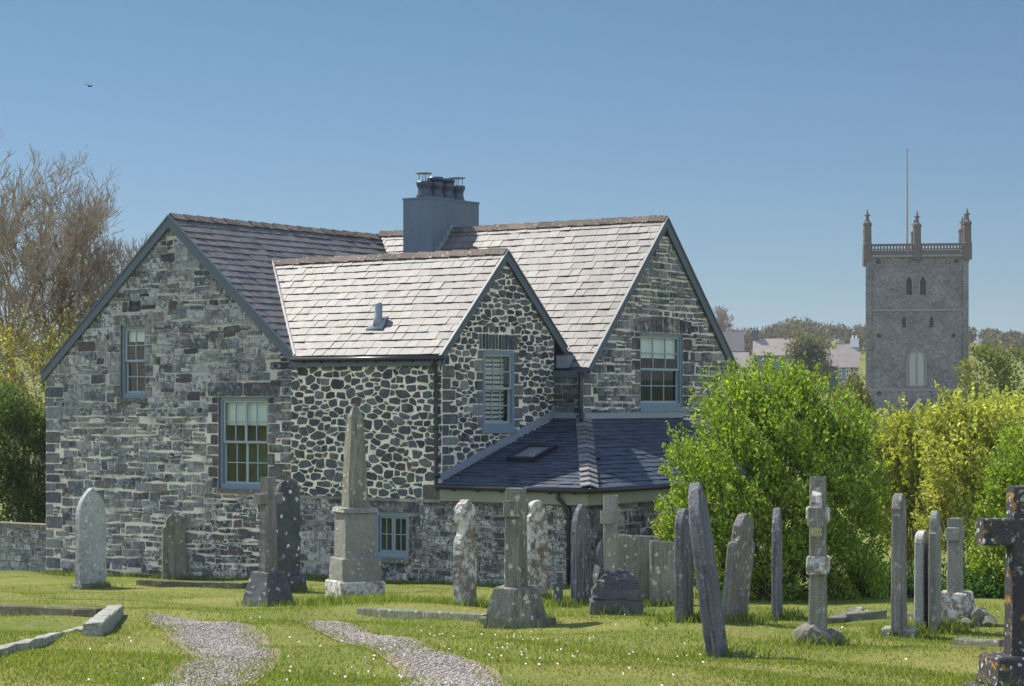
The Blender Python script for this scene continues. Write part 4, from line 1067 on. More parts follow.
# kerbs
def rail(mb, a, b, w_=0.16, h=0.14, mi=0):
    a, b = Vector(a), Vector(b); za, zb_ = Gf(a.x, a.y), Gf(b.x, b.y)
    a, b = Vector(a), Vector(b); d = (b-a); L = d.length; n = max(2, int(L/0.4)); d2 = Vector((d.x, d.y, 0)).normalized(); s_ = Vector((-d2.y, d2.x, 0))*w_/2
    vs = []
    for i in range(n+1):
        p = a.lerp(b, i/n); zg = za+(zb_-za)*i/n; j = lambda: random.uniform(-0.01, 0.01)
        for sx, zz in ((-1, -0.08), (-1, h-0.015), (-0.85, h), (0.85, h), (1, h-0.015), (1, -0.08)):
            vs.append((p.x+s_.x*sx+j()*0.6, p.y+s_.y*sx+j()*0.6, zg+zz+j()))
    fs = [(i*6+k, i*6+(k+1) % 6, (i+1)*6+(k+1) % 6, (i+1)*6+k) for i in range(n) for k in range(6)]+[tuple(range(6))[::-1], tuple(n*6+k for k in range(6))]
    mb.add(vs, fs, mi)
M['moss_kerb'] = grave_mat('mossy_kerb', (0.08, 0.075, 0.06), (0.17, 0.15, 0.11), (0.30, 0.26, 0.10), 0.5, 7)
def kerb(name, px, label, lines):
    g0 = ground_at(*px); o = empty(name, g0, 0, label, 'grave kerb', 'grave kerbs in the grass')
    for a, b, w_, h, m_ in lines:
        mb = MB(); rail(mb, ground_at(*a), ground_at(*b), w_, h, 0); r_ = mb.build('rail', M[m_], o); r_.matrix_parent_inverse = Matrix.Translation(-g0)
    return o
kerb('grave_kerb', (60, 630), 'wide low stone grave kerb in the left foreground grass', [((-60, 611), (103, 618), 0.22, 0.13, 'moss_kerb'), ((116, 615), (92, 636), 0.20, 0.14, 'pale_grave'), ((-40, 666), (84, 633), 0.15, 0.08, 'pale_grave')])
kerb('grave_kerb', (190, 585), 'thin grave kerb on the grass left of the dark plinth cross', [((140, 585), (246, 589), 0.2, 0.12, 'moss_kerb')])
kerb('grave_kerb', (425, 615), 'long mossy grave kerb reaching left from the rough cross block', [((362, 614), (488, 622), 0.16, 0.10, 'green_grave'), ((488, 623), (548, 626), 0.3, 0.09, 'green_grave')])
kerb('grave_kerb', (880, 617), 'broken stone kerb running behind the round topped brown headstone', [((835, 622), (886, 618), 0.18, 0.11, 'rock'), ((900, 619), (945, 622), 0.18, 0.09, 'rock')])
kerb('grave_kerb', (980, 646), 'low kerb stone in the grass left of the big lichened cross', [((958, 645), (1004, 647), 0.14, 0.07, 'rock')])
for px, py, r_, lab in ((858, 619, (0.19, 0.15, 0.16), 'pale boulder sitting on the broken kerb'), (836, 623, (0.16, 0.14, 0.10), 'small flat boulder at the left end of the broken kerb'), (979, 626, (0.15, 0.14, 0.15), 'rough pale boulder right of the white plinth'), (967, 628, (0.13, 0.12, 0.11), 'smaller boulder leaning on the rough pale one'), (991, 627, (0.11, 0.1, 0.10), 'little boulder on the right of the rough pale one')):
    g0 = ground_at(px, py); mb = MB(); rockmesh(mb, (0, 0, r_[2]*0.5), r_, int(px)); b_ = mb.build('boulder', M['rock']); b_.location = g0; tag(b_, lab, 'stone', 'boulders by the broken kerb')

# ------------------------------------------------------------------ low wall on the left
P0 = CORNER+U*XL
wl = MB(); a0 = ground_at(47, 576); 
Lw = 3.2; org = Vector((P0.x, P0.y, 0)); Ud = U.copy()
mpw = lambda s, t, o: (org.x-Ud.x*s+(-W.x)*o+W.x*0.35, org.y-Ud.y*s+(-W.y)*o+W.y*0.35, t)
zt = (HY-530)/F*52; 
stones(wl, mpw, [c[::-1] for c in cells_coursed(0, Lw, ZG-0.2, zt, (0.09, 0.18), (0.12, 0.36))], [(0, ZG-0.2), (Lw, ZG-0.2), (Lw, zt), (0, zt)], [], [], 0.012, lambda x, z: pal(GREY, (0.5, 1.0)))
sheet(wl, mpw, [(0, ZG-0.2), (Lw, ZG-0.2), (Lw, zt), (0, zt)], [], 1)
bl = [mpw(0, zt, 0.03), mpw(Lw, zt, 0.03), mpw(Lw, zt, -0.4), mpw(0, zt, -0.4)]
wo = wl.build('stone_wall', [M['stone'], M['mortar_dark']]); tag(wo, 'low lichened stone boundary wall joining the left corner of the house', 'wall')
cp = MB(); cp.prism([Vector(p)+Vector((0, 0, 0.004)) for p in bl], (0, 0, 0.10)); cp.prism([mpw(0.01, ZG-0.2, -0.39), mpw(Lw, ZG-0.2, -0.39), mpw(Lw, zt, -0.39), mpw(0.01, zt, -0.39)], -W*-0.02)
cp.build('coping', M['rock'], wo)

# ------------------------------------------------------------------ foliage and trees
def unit(v): return v/np.maximum(np.linalg.norm(v, axis=-1, keepdims=True), 1e-9)
def leaves(name, P, size, cols, mat, parent=None, upb=0.3, out=None, outb=0.0, wid=0.5):
    n = len(P); tdir = rng.normal(size=(n, 3)); tdir[:, 2] += upb*2
    if out is not None: tdir += out*outb*2
    tdir = unit(tdir); b = unit(np.cross(tdir, rng.normal(size=(n, 3)))); L = (size*rng.uniform(0.6, 1.35, n))[:, None]
    nn = np.cross(tdir, b)
    V = np.stack([P-tdir*L*0.5, P+b*L*wid*0.5+nn*L*0.08, P+tdir*L*0.5, P-b*L*wid*0.5+nn*L*0.08], 1).reshape(-1, 3)
    Fq = np.arange(n*4).reshape(n, 4)
    return np_mesh(name, V, Fq, np.repeat(cols, 4, 0), mat, parent)
def pick(cols, n, var=0.22):
    c = np.array(cols)[rng.integers(0, len(cols), n)]; return c*rng.uniform(1-var, 1+var, (n, 1))*rng.uniform(0.93, 1.07, (n, 3))
def lobes_points(lobes, n, inner=0.35):
    L = np.array(lobes, float); w_ = (L[:, 3]*L[:, 5]+L[:, 3]*L[:, 4]+L[:, 4]*L[:, 5]); k = rng.choice(len(L), n, p=w_/w_.sum())
    d = unit(rng.normal(size=(n, 3))); r = inner+(1-inner)*rng.random(n)**0.45; r *= 1+0.10*rng.normal(size=n)
    return L[k, :3]+d*L[k, 3:6]*r[:, None], d
class Sk:
    def __init__(s): s.a = []; s.b = []; s.ra = []; s.rb = []
    def seg(s, a, b, ra, rb): s.a.append(tuple(a)); s.b.append(tuple(b)); s.ra.append(ra); s.rb.append(rb)
    def build(s, name, mat, parent=None, off=(0, 0, 0), tint=None):
        A = np.array(s.a)-np.array(off); B = np.array(s.b)-np.array(off); ra = np.array(s.ra); rb = np.array(s.rb); n = len(A)
        d = unit(B-A); ref = np.where(np.abs(d[:, 2:3]) < 0.9, np.array([[0, 0, 1.]]), np.array([[1., 0, 0]])); x = unit(np.cross(d, ref)); y = np.cross(d, x); k = 5
        an = np.arange(k)*2*np.pi/k; ring = x[:, None, :]*np.cos(an)[None, :, None]+y[:, None, :]*np.sin(an)[None, :, None]
        V = np.concatenate([A[:, None]+ring*ra[:, None, None], B[:, None]+ring*rb[:, None, None]], 1).reshape(-1, 3)
        j = np.arange(k); q = np.stack([j, (j+1) % k, k+(j+1) % k, k+j], -1)
        Fq = (q[None]+np.arange(n)[:, None, None]*2*k).reshape(-1, 4)
        return np_mesh(name, V, Fq, None, mat, parent, True)
def grow(sk, p, d, r, L, depth, rnd, tips, spread=0.6, upb=0.12, ratio=0.74, nseg=3, rmin=0.006):
    p = Vector(p); d = Vector(d).normalized()
    for i in range(nseg):
        d = (d+Vector((rnd.gauss(0, 0.13), rnd.gauss(0, 0.13), rnd.gauss(0, 0.09)+upb*0.4))).normalized()
        q = p+d*(L/nseg); r2 = max(rmin*0.7, r*(1-0.28/nseg*1.0)); sk.seg(p, q, r, r2); p, r = q, r2
        if depth > 0 and i < nseg-1 and rnd.random() < 0.65:
            sd = (d+Vector((rnd.gauss(0, 1), rnd.gauss(0, 1), rnd.gauss(0, 0.6))).normalized()*rnd.uniform(spread*0.9, spread*1.6)).normalized()
            grow(sk, p, sd, max(rmin, r*0.55), L*ratio*rnd.uniform(0.6, 0.95), depth-1, rnd, tips, spread, upb, ratio, nseg, rmin)
    if depth <= 0: tips.append(tuple(p)); return
    for c in range(2 if rnd.random() < 0.75 else 3):
        sd = (d+Vector((rnd.gauss(0, 1), rnd.gauss(0, 1), rnd.gauss(0, 0.7))).normalized()*rnd.uniform(spread*0.5, spread)+Vector((0, 0, upb))).normalized()
        grow(sk, p, sd, max(rmin, r*0.70), L*ratio*rnd.uniform(0.8, 1.1), depth-1, rnd, tips, spread, upb, ratio, nseg, rmin)
def bare_tree(name, x, y, h, lean, label, seed, depth=6, r=0.16, group=None, buds=None, mat='bark_grey', rmin=0.008, stems=1, spread=0.6, budsize=0.07, L0=0.27):
    rnd = random.Random(seed); z = Gf(x, y)-0.1; o = empty(name, (x, y, z), 0, label, 'tree', group); sk = Sk(); tips = []; tr = Sk()
    for s_ in range(stems):
        a = rnd.uniform(0, 6.3); d = Vector((lean+0.22*math.cos(a)*(stems > 1), 0.22*math.sin(a)*(stems > 1), 1)).normalized()
        p0 = Vector((x, y, z))+Vector((math.cos(a), math.sin(a), 0))*0.25*(stems > 1); p1 = p0+d*h*0.2*rnd.uniform(0.8, 1.3)
        pm = (p0+p1)/2+Vector((rnd.gauss(0, .05), rnd.gauss(0, .05), 0)); rr = r*rnd.uniform(0.8, 1.1); tr.seg(p0, pm, rr*1.25, rr*1.05); tr.seg(pm, p1, rr*1.05, rr)
        grow(sk, p1, d, rr*0.9, h*L0, depth, rnd, tips, spread=spread, rmin=rmin)
    # bring the crown to the height wanted
    ztop = max(b[2] for b in sk.b); f = (h)/(ztop-z)
    for S_ in (sk, tr):
        S_.a = [(x+(q[0]-x)*f, y+(q[1]-y)*f, z+(q[2]-z)*f) for q in S_.a]; S_.b = [(x+(q[0]-x)*f, y+(q[1]-y)*f, z+(q[2]-z)*f) for q in S_.b]
    tr.build('trunk', M[mat], o, (x, y, z)); sk.build('branches', M[mat], o, (x, y, z))
    if buds:
        T = np.array(tips); T = np.stack([x+(T[:, 0]-x)*f, y+(T[:, 1]-y)*f, z+(T[:, 2]-z)*f], 1)-np.array([x, y, z])
        k = rng.random(len(T)) < buds[1]; T = np.repeat(T[k], buds[2], 0); T = T+rng.normal(size=T.shape)*buds[3]
        if len(T): leaves('leaves', T, budsize, pick(buds[0], len(T), 0.35), M['leaf'], o)
    return o
YG = [(0.20, 0.21, 0.035), (0.26, 0.25, 0.05), (0.15, 0.18, 0.03)]
BARE = 'bare trees left of the house'
bare_tree('bare_tree', -14.5, 63, 12.9, 0.0, 'tallest bare tree, its crown cut off by the left photo edge', 11, 7, 0.2, BARE, (YG, 0.2, 1, 0.15), rmin=0.008, spread=0.62)
bare_tree('bare_tree', -13.7, 66, 11.4, 0.03, 'bare twiggy tree standing closest to the slope of the front gable', 23, 7, 0.17, BARE, (YG, 0.25, 1, 0.15), stems=2, rmin=0.008, spread=0.62)
bare_tree('bare_tree', -15.6, 71, 12.6, 0.02, 'bare tree behind, between the tallest one and the one nearest the gable', 52, 6, 0.15, BARE, (YG, 0.2, 1, 0.15), stems=2, rmin=0.010, spread=0.72)

def shrub(name, base, lobes, n, size, cols, label, cat='shrub', group=None, shoots=0, upb=0.35, stems=7, inner=0.3, shootlen=0.6, stemmat='bark', dens=0.0, wid=0.5):
    bx_, by_ = base; z = Gf(bx_, by_)-0.05; o = empty(name, (bx_, by_, z), 0, label, cat, group)
    L = [(l[0], l[1], l[2], l[3], l[4], l[5]) for l in lobes]            # relative to the base
    P, d = lobes_points(L, n, inner)
    # break the surface up: thin out by clumps
    ph = rng.uniform(0, 6.3, 6); fr = rng.uniform(2.2, 4.2, 6)*(1.2/max(0.5, np.mean([l[3] for l in L])))
    den = np.sin(P[:, 0]*fr[0]+ph[0])*np.sin(P[:, 1]*fr[1]+ph[1])+np.sin(P[:, 2]*fr[2]+ph[2]+P[:, 0]*fr[3])+0.6*np.sin(P[:, 2]*fr[4]*2.3+P[:, 0]*fr[5]*2.1+ph[3])
    k = (rng.random(n) < 0.56+0.42*den) & (P[:, 2] > 0.0)
    P, d = P[k], d[k]
    parts = [P]; od = [d]
    if shoots:
        Q, dq = lobes_points(L, shoots*3, 0.93); kk = dq[:, 2] > -0.2; Q, dq = Q[kk][:shoots], dq[kk][:shoots]
        m = 16; ln = rng.uniform(0.3, 1.0, len(Q))*shootlen; ax = unit(dq*0.5+np.array([0, 0, 1.0])+rng.normal(size=Q.shape)*0.22)
        u = np.linspace(0, 1, m); SP = Q[:, None]+ax[:, None]*(ln[:, None]*u[None])[..., None]+rng.normal(size=(len(Q), m, 3))*0.045*(1-0.6*u)[None, :, None]*shootlen/0.5
        parts.append(SP.reshape(-1, 3)); od.append(np.repeat(ax, m, 0))
    P = np.concatenate(parts); d = np.concatenate(od)
    leaves('foliage', P, size, pick(cols, len(P), 0.3), M['leaf'], o, upb, d, 0.25, wid)
    sk = Sk(); rnd = random.Random(int(abs(bx_*100)))
    for i in range(stems):
        l = rnd.choice(L); tp = Vector(l[:3])+Vector((rnd.gauss(0, .45)*l[3], rnd.gauss(0, .45)*l[4], rnd.uniform(0, 0.7)*l[5])); p = Vector((rnd.gauss(0, 0.25), rnd.gauss(0, 0.25), -0.05)); r = rnd.uniform(0.02, 0.04)*max(1, l[3])
        m = 5
        for j in range(m):
            q = Vector((0, 0, 0)).lerp(tp, (j+1)/m)+Vector((rnd.gauss(0, .06), rnd.gauss(0, .06), 0)); sk.seg(p, q, r, r*0.8)
            if j > 1:
                for _ in range(3):
                    e = q+Vector((rnd.gauss(0, .3), rnd.gauss(0, .3), rnd.uniform(0.1, 0.5)))*l[3]*0.6; sk.seg(q, e, r*0.45, r*0.15)
            p, r = q, r*0.8
    sk.build('stems', M[stemmat], o)
    return o
GB = [(0.20, 0.31, 0.03), (0.25, 0.36, 0.038), (0.155, 0.255, 0.028), (0.32, 0.41, 0.05), (0.12, 0.19, 0.026), (0.19, 0.20, 0.06)]
# the big rounded bush: survey centre, then lobes in metres
bb = at(775, 610, 36.5); kx = 36.5/F
lob = []
rl = random.Random(4)
for (cx, cy, r_) in ((735, 500, 62), (800, 500, 66), (850, 515, 46), (710, 470, 42), (765, 440, 58), (820, 440, 52), (775, 408, 40), (735, 415, 38), (845, 460, 38), (690, 520, 34), (700, 570, 40), (770, 565, 66), (840, 568, 50), (806, 398, 26), (872, 505, 20), (670, 470, 15), (752, 392, 20), (858, 440, 18), (668, 545, 18), (862, 590, 30), (800, 590, 34), (735, 590, 30)):
    lob.append(((cx-775)*kx*0.97, rl.uniform(-0.5, 0.5), (612-cy)*kx*0.965, r_*kx*rl.uniform(0.82, 1.0), r_*kx*1.0+0.2, r_*kx*rl.uniform(0.85, 1.05)))
shrub('rounded_bush', (bb.x, bb.y), lob, 120000, 0.074, GB, 'large rounded bright green bush beside the far gable', 'bush', None, 1300, 0.5, 40, 0.2, 0.42)
# yellow green shrubs to its right
SG = 'spring shrubs right of the round bush'
Y1 = [(0.38, 0.40, 0.07), (0.32, 0.36, 0.06), (0.45, 0.43, 0.10), (0.25, 0.30, 0.05)]
Y2 = [(0.43, 0.44, 0.10), (0.37, 0.40, 0.085), (0.49, 0.48, 0.13), (0.28, 0.31, 0.06)]
G3 = [(0.21, 0.30, 0.035), (0.27, 0.35, 0.05), (0.16, 0.23, 0.03)]
def px_shrub(name, px0, py0, d, blobs_, n, size, cols, label, group=SG, **kw):
    b = at(px0, py0, d); k = d/F; zb = Gf(b.x, b.y); base_py = HY-zb*F/d
    L = [((cx-px0)*k, random.uniform(-0.5, 0.5)*r_*k, (base_py-cy)*k, r_*k, r_*k*1.1, r_*k*(ry if ry else 1)) for cx, cy, r_, ry in blobs_]
    return shrub(name, (b.x, b.y), L, n, size, cols, label, kw.pop('cat', 'shrub'), group, **kw)
px_shrub('leafy_shrub', 915, 600, 46, [(905, 470, 36, 1), (930, 450, 34, 1), (890, 500, 30, 1), (920, 520, 42, 1), (880, 450, 16, 1.3), (912, 430, 22, 1)], 30000, 0.10, Y1, 'yellow green leafy shrub between the round bush and the pale headstone', shoots=260, stems=20, shootlen=0.45)
px_shrub('leafy_shrub', 965, 600, 44, [(960, 460, 40, 1), (985, 430, 34, 1), (965, 510, 46, 1), (945, 430, 26, 1), (1000, 470, 38, 1), (960, 415, 18, 1)], 32000, 0.10, Y2, 'most yellow shrub, behind the small grey cross', shoots=260, stems=20, shootlen=0.45)
px_shrub('leafy_shrub', 1015, 600, 38, [(1010, 500, 34, 1.2), (1035, 470, 46, 1.2), (1000, 550, 36, 1), (1030, 545, 44, 1), (990, 585, 24, 1)], 40000, 0.085, G3, 'fresh green shrub behind the big lichened cross', shoots=120, stems=9, shootlen=0.4)
px_shrub('leafy_shrub', 1012, 480, 60, [(1005, 425, 34, 1), (1030, 430, 40, 1), (985, 440, 26, 1)], 22000, 0.11, Y1, 'pale shrub top rising behind the most yellow shrub', shoots=50, stems=8)
# leafy band coloured dark to stand in for the shaded grass bank
px_shrub('shaded_bank', 880, 620, 37.5, [(850, 602, 24, 0.8), (880, 598, 28, 0.9), (915, 600, 28, 0.8), (945, 598, 26, 0.9), (980, 596, 28, 1), (865, 585, 18, 1), (900, 588, 18, 1)], 30000, 0.08, [(0.06, 0.13, 0.03), (0.05, 0.11, 0.03), (0.08, 0.15, 0.03)], 'low band of growth coloured dark for the shaded grass bank behind the brown headstone', group=None, shoots=140, stems=0 or 4, shootlen=0.45, cat='plants')
# left thicket
LG = 'evergreens left of the house'
DG = [(0.045, 0.085, 0.022), (0.06, 0.11, 0.026), (0.08, 0.13, 0.034), (0.13, 0.165, 0.04)]
px_shrub('ivy_thicket', 20, 560, 57, [(20, 500, 40, 1.1), (-15, 480, 44, 1.2), (25, 440, 34, 1.2), (48, 470, 28, 1.4), (5, 410, 36, 1), (40, 540, 34, 1)], 50000, 0.095, DG, 'dark ivy thicket left of the house corner above the low wall', group=None, shoots=60, stems=14, inner=0.5)
px_shrub('budding_shrub', 50, 560, 61, [(60, 370, 40, 1), (20, 380, 40, 1), (95, 385, 30, 1), (-10, 360, 40, 1), (75, 420, 40, 1)], 9500, 0.10, [(0.36, 0.32, 0.08), (0.30, 0.29, 0.07), (0.42, 0.38, 0.11), (0.22, 0.18, 0.08)], 'thin budding yellowish shrub below the bare trees', group=None, shoots=260, stems=34, shootlen=1.2, stemmat='bark_grey')

# ------------------------------------------------------------------ cathedral tower
TD = 245.0; tk = TD/F; tc_ = at(915.8, HY, TD); TB = -18.0
tw = empty('church_tower', (tc_.x, tc_.y, TB), -math.atan2(tc_.x, tc_.y)+R(1.5), 'square grey medieval church tower with pinnacles and flagpole beyond the shrubs', 'church tower')
TZ = lambda py: (HY-py)*tk-TB; TX = lambda px: (px-916.5)*tk
t = NT('tower_stone'); n1 = t.noise(0.5, 5, 0.65); n2 = t.noise(3.5, 5, 0.75)
br = t.n('TexBrick'); cb = t.n('Combine' 'XYZ'); sp = t.n('SeparateXYZ'); t.l(t.coord(), sp.inputs[0]); t.l(t.math('ADD', sp.outputs[0], sp.outputs[1]), cb.inputs[0]); t.l(sp.outputs[2], cb.inputs[1])
t.l(cb.outputs[0], br.inputs['Vector']); br.inputs['Scale'].default_value = 1.6
br.inputs['Color1'].default_value = (0.12, 0.118, 0.115, 1); br.inputs['Color2'].default_value = (0.215, 0.205, 0.19, 1); br.inputs['Mortar'].default_value = (0.2, 0.195, 0.18, 1)
c = t.mix(0.8, br.outputs[0], t.ramp(t.mix(0.5, n1, n2), (0.3, 0.4), (0.68, 1.45)), 'MULTIPLY')
c = t.mix(t.ramp(n2, (0.62, 0), (0.72, 0.7)), c, (0.42, 0.41, 0.37)); t.principled(c, 0.9, t.bump(n2, 0.6, 0.15), 0.1); M['tower'] = t.mat
M['tower_trim'] = plain('tower_trim', (0.125, 0.108, 0.095), 0.9, 0.1, 0.3, 1.2)
M['tower_dark'] = plain('tower_opening', (0.045, 0.05, 0.055), 0.9, 0.1, 0.4, 1)
M['louvre'] = plain('pale_louvre', (0.30, 0.31, 0.28), 0.8, 0.1, 0.15, 2)
hw = 48.7*tk; mb = MB()
def lv(z0, z1, a): mb.box((-a, -a, z0), (a, a, z1))
lv(0, TZ(390), hw); lv(TZ(390), TZ(312), hw*0.99); lv(TZ(312), TZ(259), hw*0.975)
for py, a in ((390, 1.014), (312, 1.01), (259, 1.02)): mb.box((-hw*a, -hw*a, TZ(py)-0.13), (hw*a, hw*a, TZ(py)+0.13), 1)
for sx in (-1, 1):
    for sy in (-1, 1):
        mb.box((sx*hw-0.55, sy*hw-0.55, 0), (sx*hw+0.06*1, sy*hw+0.06, TZ(392))) if False else None
        mb.box((min(sx*hw*0.90, sx*hw*1.012), min(sy*hw*0.90, sy*hw*1.012), 0), (max(sx*hw*0.90, sx*hw*1.012), max(sy*hw*0.90, sy*hw*1.012), TZ(261)))
M['tower_stone_trim'] = plain('tower_surround', (0.21, 0.20, 0.18), 0.9, 0.1, 0.3, 1.5)
mb.build('tower_walls', [M['tower'], M['tower_stone_trim']], tw)
# pierced parapet
mb = MB(); z0, z1 = TZ(259)+0.15, TZ(247); a = hw*0.985
for (o_, axis_) in ((-a, 'x'), (a, 'x'), (-a, 'y'), (a, 'y')):
    n = 30
    def bb_(s0, s1, zz0, zz1, th=0.16):
        if axis_ == 'x': mb.box((s0, o_-th, zz0), (s1, o_+th, zz1))
        else: mb.box((o_-th, s0, zz0), (o_+th, s1, zz1))
    bb_(-a+0.2, a-0.2, z0, z0+0.22); bb_(-a+0.2, a-0.2, z1-0.24, z1, 0.2); bb_(-a+0.2, a-0.2, (z0+z1)/2-0.05, (z0+z1)/2+0.06, 0.12)
    for i in range(n): s_ = -a+0.3+(2*a-0.6)*(i+0.5)/n; bb_(s_-0.09, s_+0.09, z0+0.22, z1-0.24, 0.13)
mb.build('parapet', M['tower_trim'], tw)
for (x, y, big) in ((-a, -a, 1), (a, -a, 1), (-a, a, 1), (a, a, 1), (0, -a, 0), (0, a, 0), (-a, 0, 0), (a, 0, 0)):
    mb = MB(); r_ = 0.46 if big else 0.44; zt_ = TZ(229 if big else 231)
    mb.lathe((x, y, 0), [(r_*1.15, TZ(263)), (r_*1.15, TZ(247)), (r_*1.0, TZ(246)), (r_*0.95, zt_), (r_*1.12, zt_+0.05), (r_*1.05, zt_+0.3), (r_*0.5, zt_+0.5), (0.16, zt_+1.0), (0.28, zt_+1.15), (0.12, zt_+1.35), (0.05, zt_+1.8)], 8)
    for s_ in range(4): mb.tube([(x+0.35*math.cos(s_*1.57), y+0.35*math.sin(s_*1.57), zt_+1.2), (x, y, zt_+1.15)], 0.06, 5)
    mb.build('pinnacle', M['tower_trim'], tw)
mb = MB(); mb.tube([(-0.95, 0.5, TZ(262)), (-0.95, 0.5, TZ(150))], [0.14, 0.06], 8); mb.lathe((-0.95, 0.5, TZ(150)), [(0.12, 0), (0.12, 0.15)], 8); mb.build('flagpole', M['bark_grey'], tw)
def lancet(px, py0, py1, w_, mat, pointed=True, yy=None, name='opening', tr=0.0):
    mb = MB(); x = TX(px); z0, z1 = TZ(py1), TZ(py0); q = w_/2; ring = [(-q, z0), (q, z0), (q, z1-w_*0.9), (q*0.6, z1-w_*0.35), (0, z1), (-q*0.6, z1-w_*0.35), (-q, z1-w_*0.9)] if pointed else [(q*math.cos(k*0.785), (z0+z1)/2+q*math.sin(k*0.785)) for k in range(8)]
    y = -(yy or hw)
    mb.prism([(x+p[0], y+0.3, p[1]) for p in ring], (0, -0.33, 0)); ob = mb.build(name, M[mat], tw)
    if tr:
        mb = MB(); rg = [(p[0]*(1+tr/q), p[1]+(tr if p[1] > z0+0.01 else 0)) for p in ring]; n = len(ring)
        for i in range(n):
            if i == 0: continue
            j = (i+1) % n
            mb.prism([(x+ring[i][0], y-0.04, ring[i][1]), (x+ring[j][0], y-0.04, ring[j][1]), (x+rg[j][0], y-0.04, rg[j][1]), (x+rg[i][0], y-0.04, rg[i][1])], (0, -0.09, 0))
        mb.build('surround', M['tower_stone_trim'], ob)
    return ob
h2, h3 = hw*0.975, hw*0.99
for px in (908.8, 922.2): lancet(px, 279, 297, 0.66, 'tower_dark', True, h2, tr=0.14)
for px in (903.8, 930.3): lancet(px, 318, 329, 0.42, 'tower_dark', True, h3)
for px, py, y_ in ((879, 264.5, h2), (954, 264.5, h2), (879.5, 337, h3), (951.5, 337, h3), (880, 393.5, hw), (951, 393.5, hw)): lancet(px, py-2.2, py+2.2, 0.52, 'tower_dark', False, y_, name='putlog')
ob = lancet(916, 347, 387, 1.9, 'tower_stone_trim', True, h3+0.02, name='window', tr=0.2)
mb = MB(); 
for s_ in (-0.45, 0.45): mb.box((TX(916)+s_-0.35, -h3-0.08, TZ(386)), (TX(916)+s_+0.35, -h3-0.052, TZ(354)))
mb.build('louvre', M['louvre'], ob)
for px in (888, 943): lancet(px, 357, 371, 0.9, 'tower', True, h3+0.05, name='blind_arch', tr=0.08)
mb = MB(); gx = TX(916.5); y0 = -hw
mb.prism([(gx-3.0, y0-6.0, TZ(425)-1.5), (gx+3.0, y0-6.0, TZ(425)-1.5), (gx, y0-6.0, TZ(399))], (0, 6.2, 0)); mb.box((gx-3.0, y0-5.9, 0.01), (gx+3.0, y0+0.1, TZ(425)-1.52)); mb.tube([(gx, y0-5.9, TZ(399)-0.1), (gx, y0-5.9, TZ(393))], [0.12, 0.05], 6)
mb.build('choir_gable', M['tower_trim2'] if 'tower_trim2' in M else M['tower_stone_trim'], tw)

# ------------------------------------------------------------------ village houses on the far slope
VD = 340.0; vk = VD/F
M['v_roof'] = plain('village_slate', (0.12, 0.115, 0.115), 0.75, 0.12, 0.3, 0.7); M['v_roof_pale'] = plain('village_pale_slate', (0.26, 0.225, 0.20), 0.75, 0.12, 0.4, 0.9)
M['v_wall'] = plain('village_wall', (0.20, 0.21, 0.22), 0.9, 0.1, 0.2, 0.6); M['v_white'] = plain('village_white', (0.62, 0.64, 0.64), 0.8, 0.2, 0.08, 0.6); M['v_brick'] = plain('village_brick', (0.27, 0.14, 0.10), 0.9, 0.1, 0.25, 1.5)
M['v_glass'] = plain('village_pane', (0.05, 0.06, 0.08), 0.1, 0.6, 0.1, 1, bump=0)
def cottage(x0, x1, eave, ridge, label, rot=0, depth=6.5, roofm='v_roof', wallm='v_wall', d=VD, wins=(), chims=(), group='houses on the far slope'):
    k = d/F; c = at((x0+x1)/2, HY, d); zb = Gf(c.x, c.y)-1.0; o = empty('village_house', (c.x, c.y, zb), rot-math.atan2(c.x, c.y), label, 'house', group)
    hw_ = (x1-x0)/2*k; ze, zr = (HY-eave)*k-zb, (HY-ridge)*k-zb
    mb = MB(); mb.box((-hw_, 0, 0), (hw_, depth, ze)); mb.prism([(-hw_, 0, ze+0.001), (-hw_, depth, ze+0.001), (-hw_, depth/2, zr-0.1)], (2*hw_, 0, 0)); mb.build('wall', M[wallm], o)
    mb = MB()
    for y0, y1 in ((-0.3, depth/2), (depth+0.3, depth/2)):
        mb.prism([(-hw_-0.2, y0, ze-0.2), (hw_+0.2, y0, ze-0.2), (hw_+0.2, y1, zr+0.02), (-hw_-0.2, y1, zr+0.02)], (0, 0, 0.16))
    rf = mb.build('roof', M[roofm], o)
    for cx, w_, h_, cm in chims:
        mb = MB(); xx = (cx-(x0+x1)/2)*k; mb.box((xx-w_/2, depth/2-0.45, zr-1.2), (xx+w_/2, depth/2+0.45, zr+h_)); mb.box((xx-w_/2-0.08, depth/2-0.53, zr+h_+0.002), (xx+w_/2+0.08, depth/2+0.53, zr+h_+0.2))
        for s_ in (-0.22, 0.22): mb.lathe((xx+s_*w_, depth/2, zr+h_+0.2), [(0.14, 0), (0.12, 0.5)], 8)
        mb.build('chimney', M[cm], rf)
    for wx, wy, ww, wh in wins:
        xx = (wx-(x0+x1)/2)*k; zz = (HY-wy)*k-zb; w2_, h2_ = ww*k/2, wh*k/2
        mb = MB(); mb.box((xx-w2_, -0.06, zz-h2_), (xx+w2_, 0.02, zz+h2_)); fr_ = mb.build('window', M['v_white'], o)
        mb = MB()
        for sx in (-1, 1):
            for sz in (-1, 1): mb.box((xx+sx*w2_*0.42-w2_*0.32, -0.085, zz+sz*h2_*0.44-h2_*0.34), (xx+sx*w2_*0.42+w2_*0.32, -0.062, zz+sz*h2_*0.44+h2_*0.34))
        mb.build('pane', M['v_glass'], fr_)
    return o
cottage(705, 743, 351, 332, 'far house with a plain dark grey roof right beside the big gable', 0, 7, 'v_roof', 'v_wall', 352)
cottage(712, 748, 367, 353, 'low far house with pale roof in front of the dark roofed one', 0, 5, 'v_roof_pale', 'v_wall', 335)
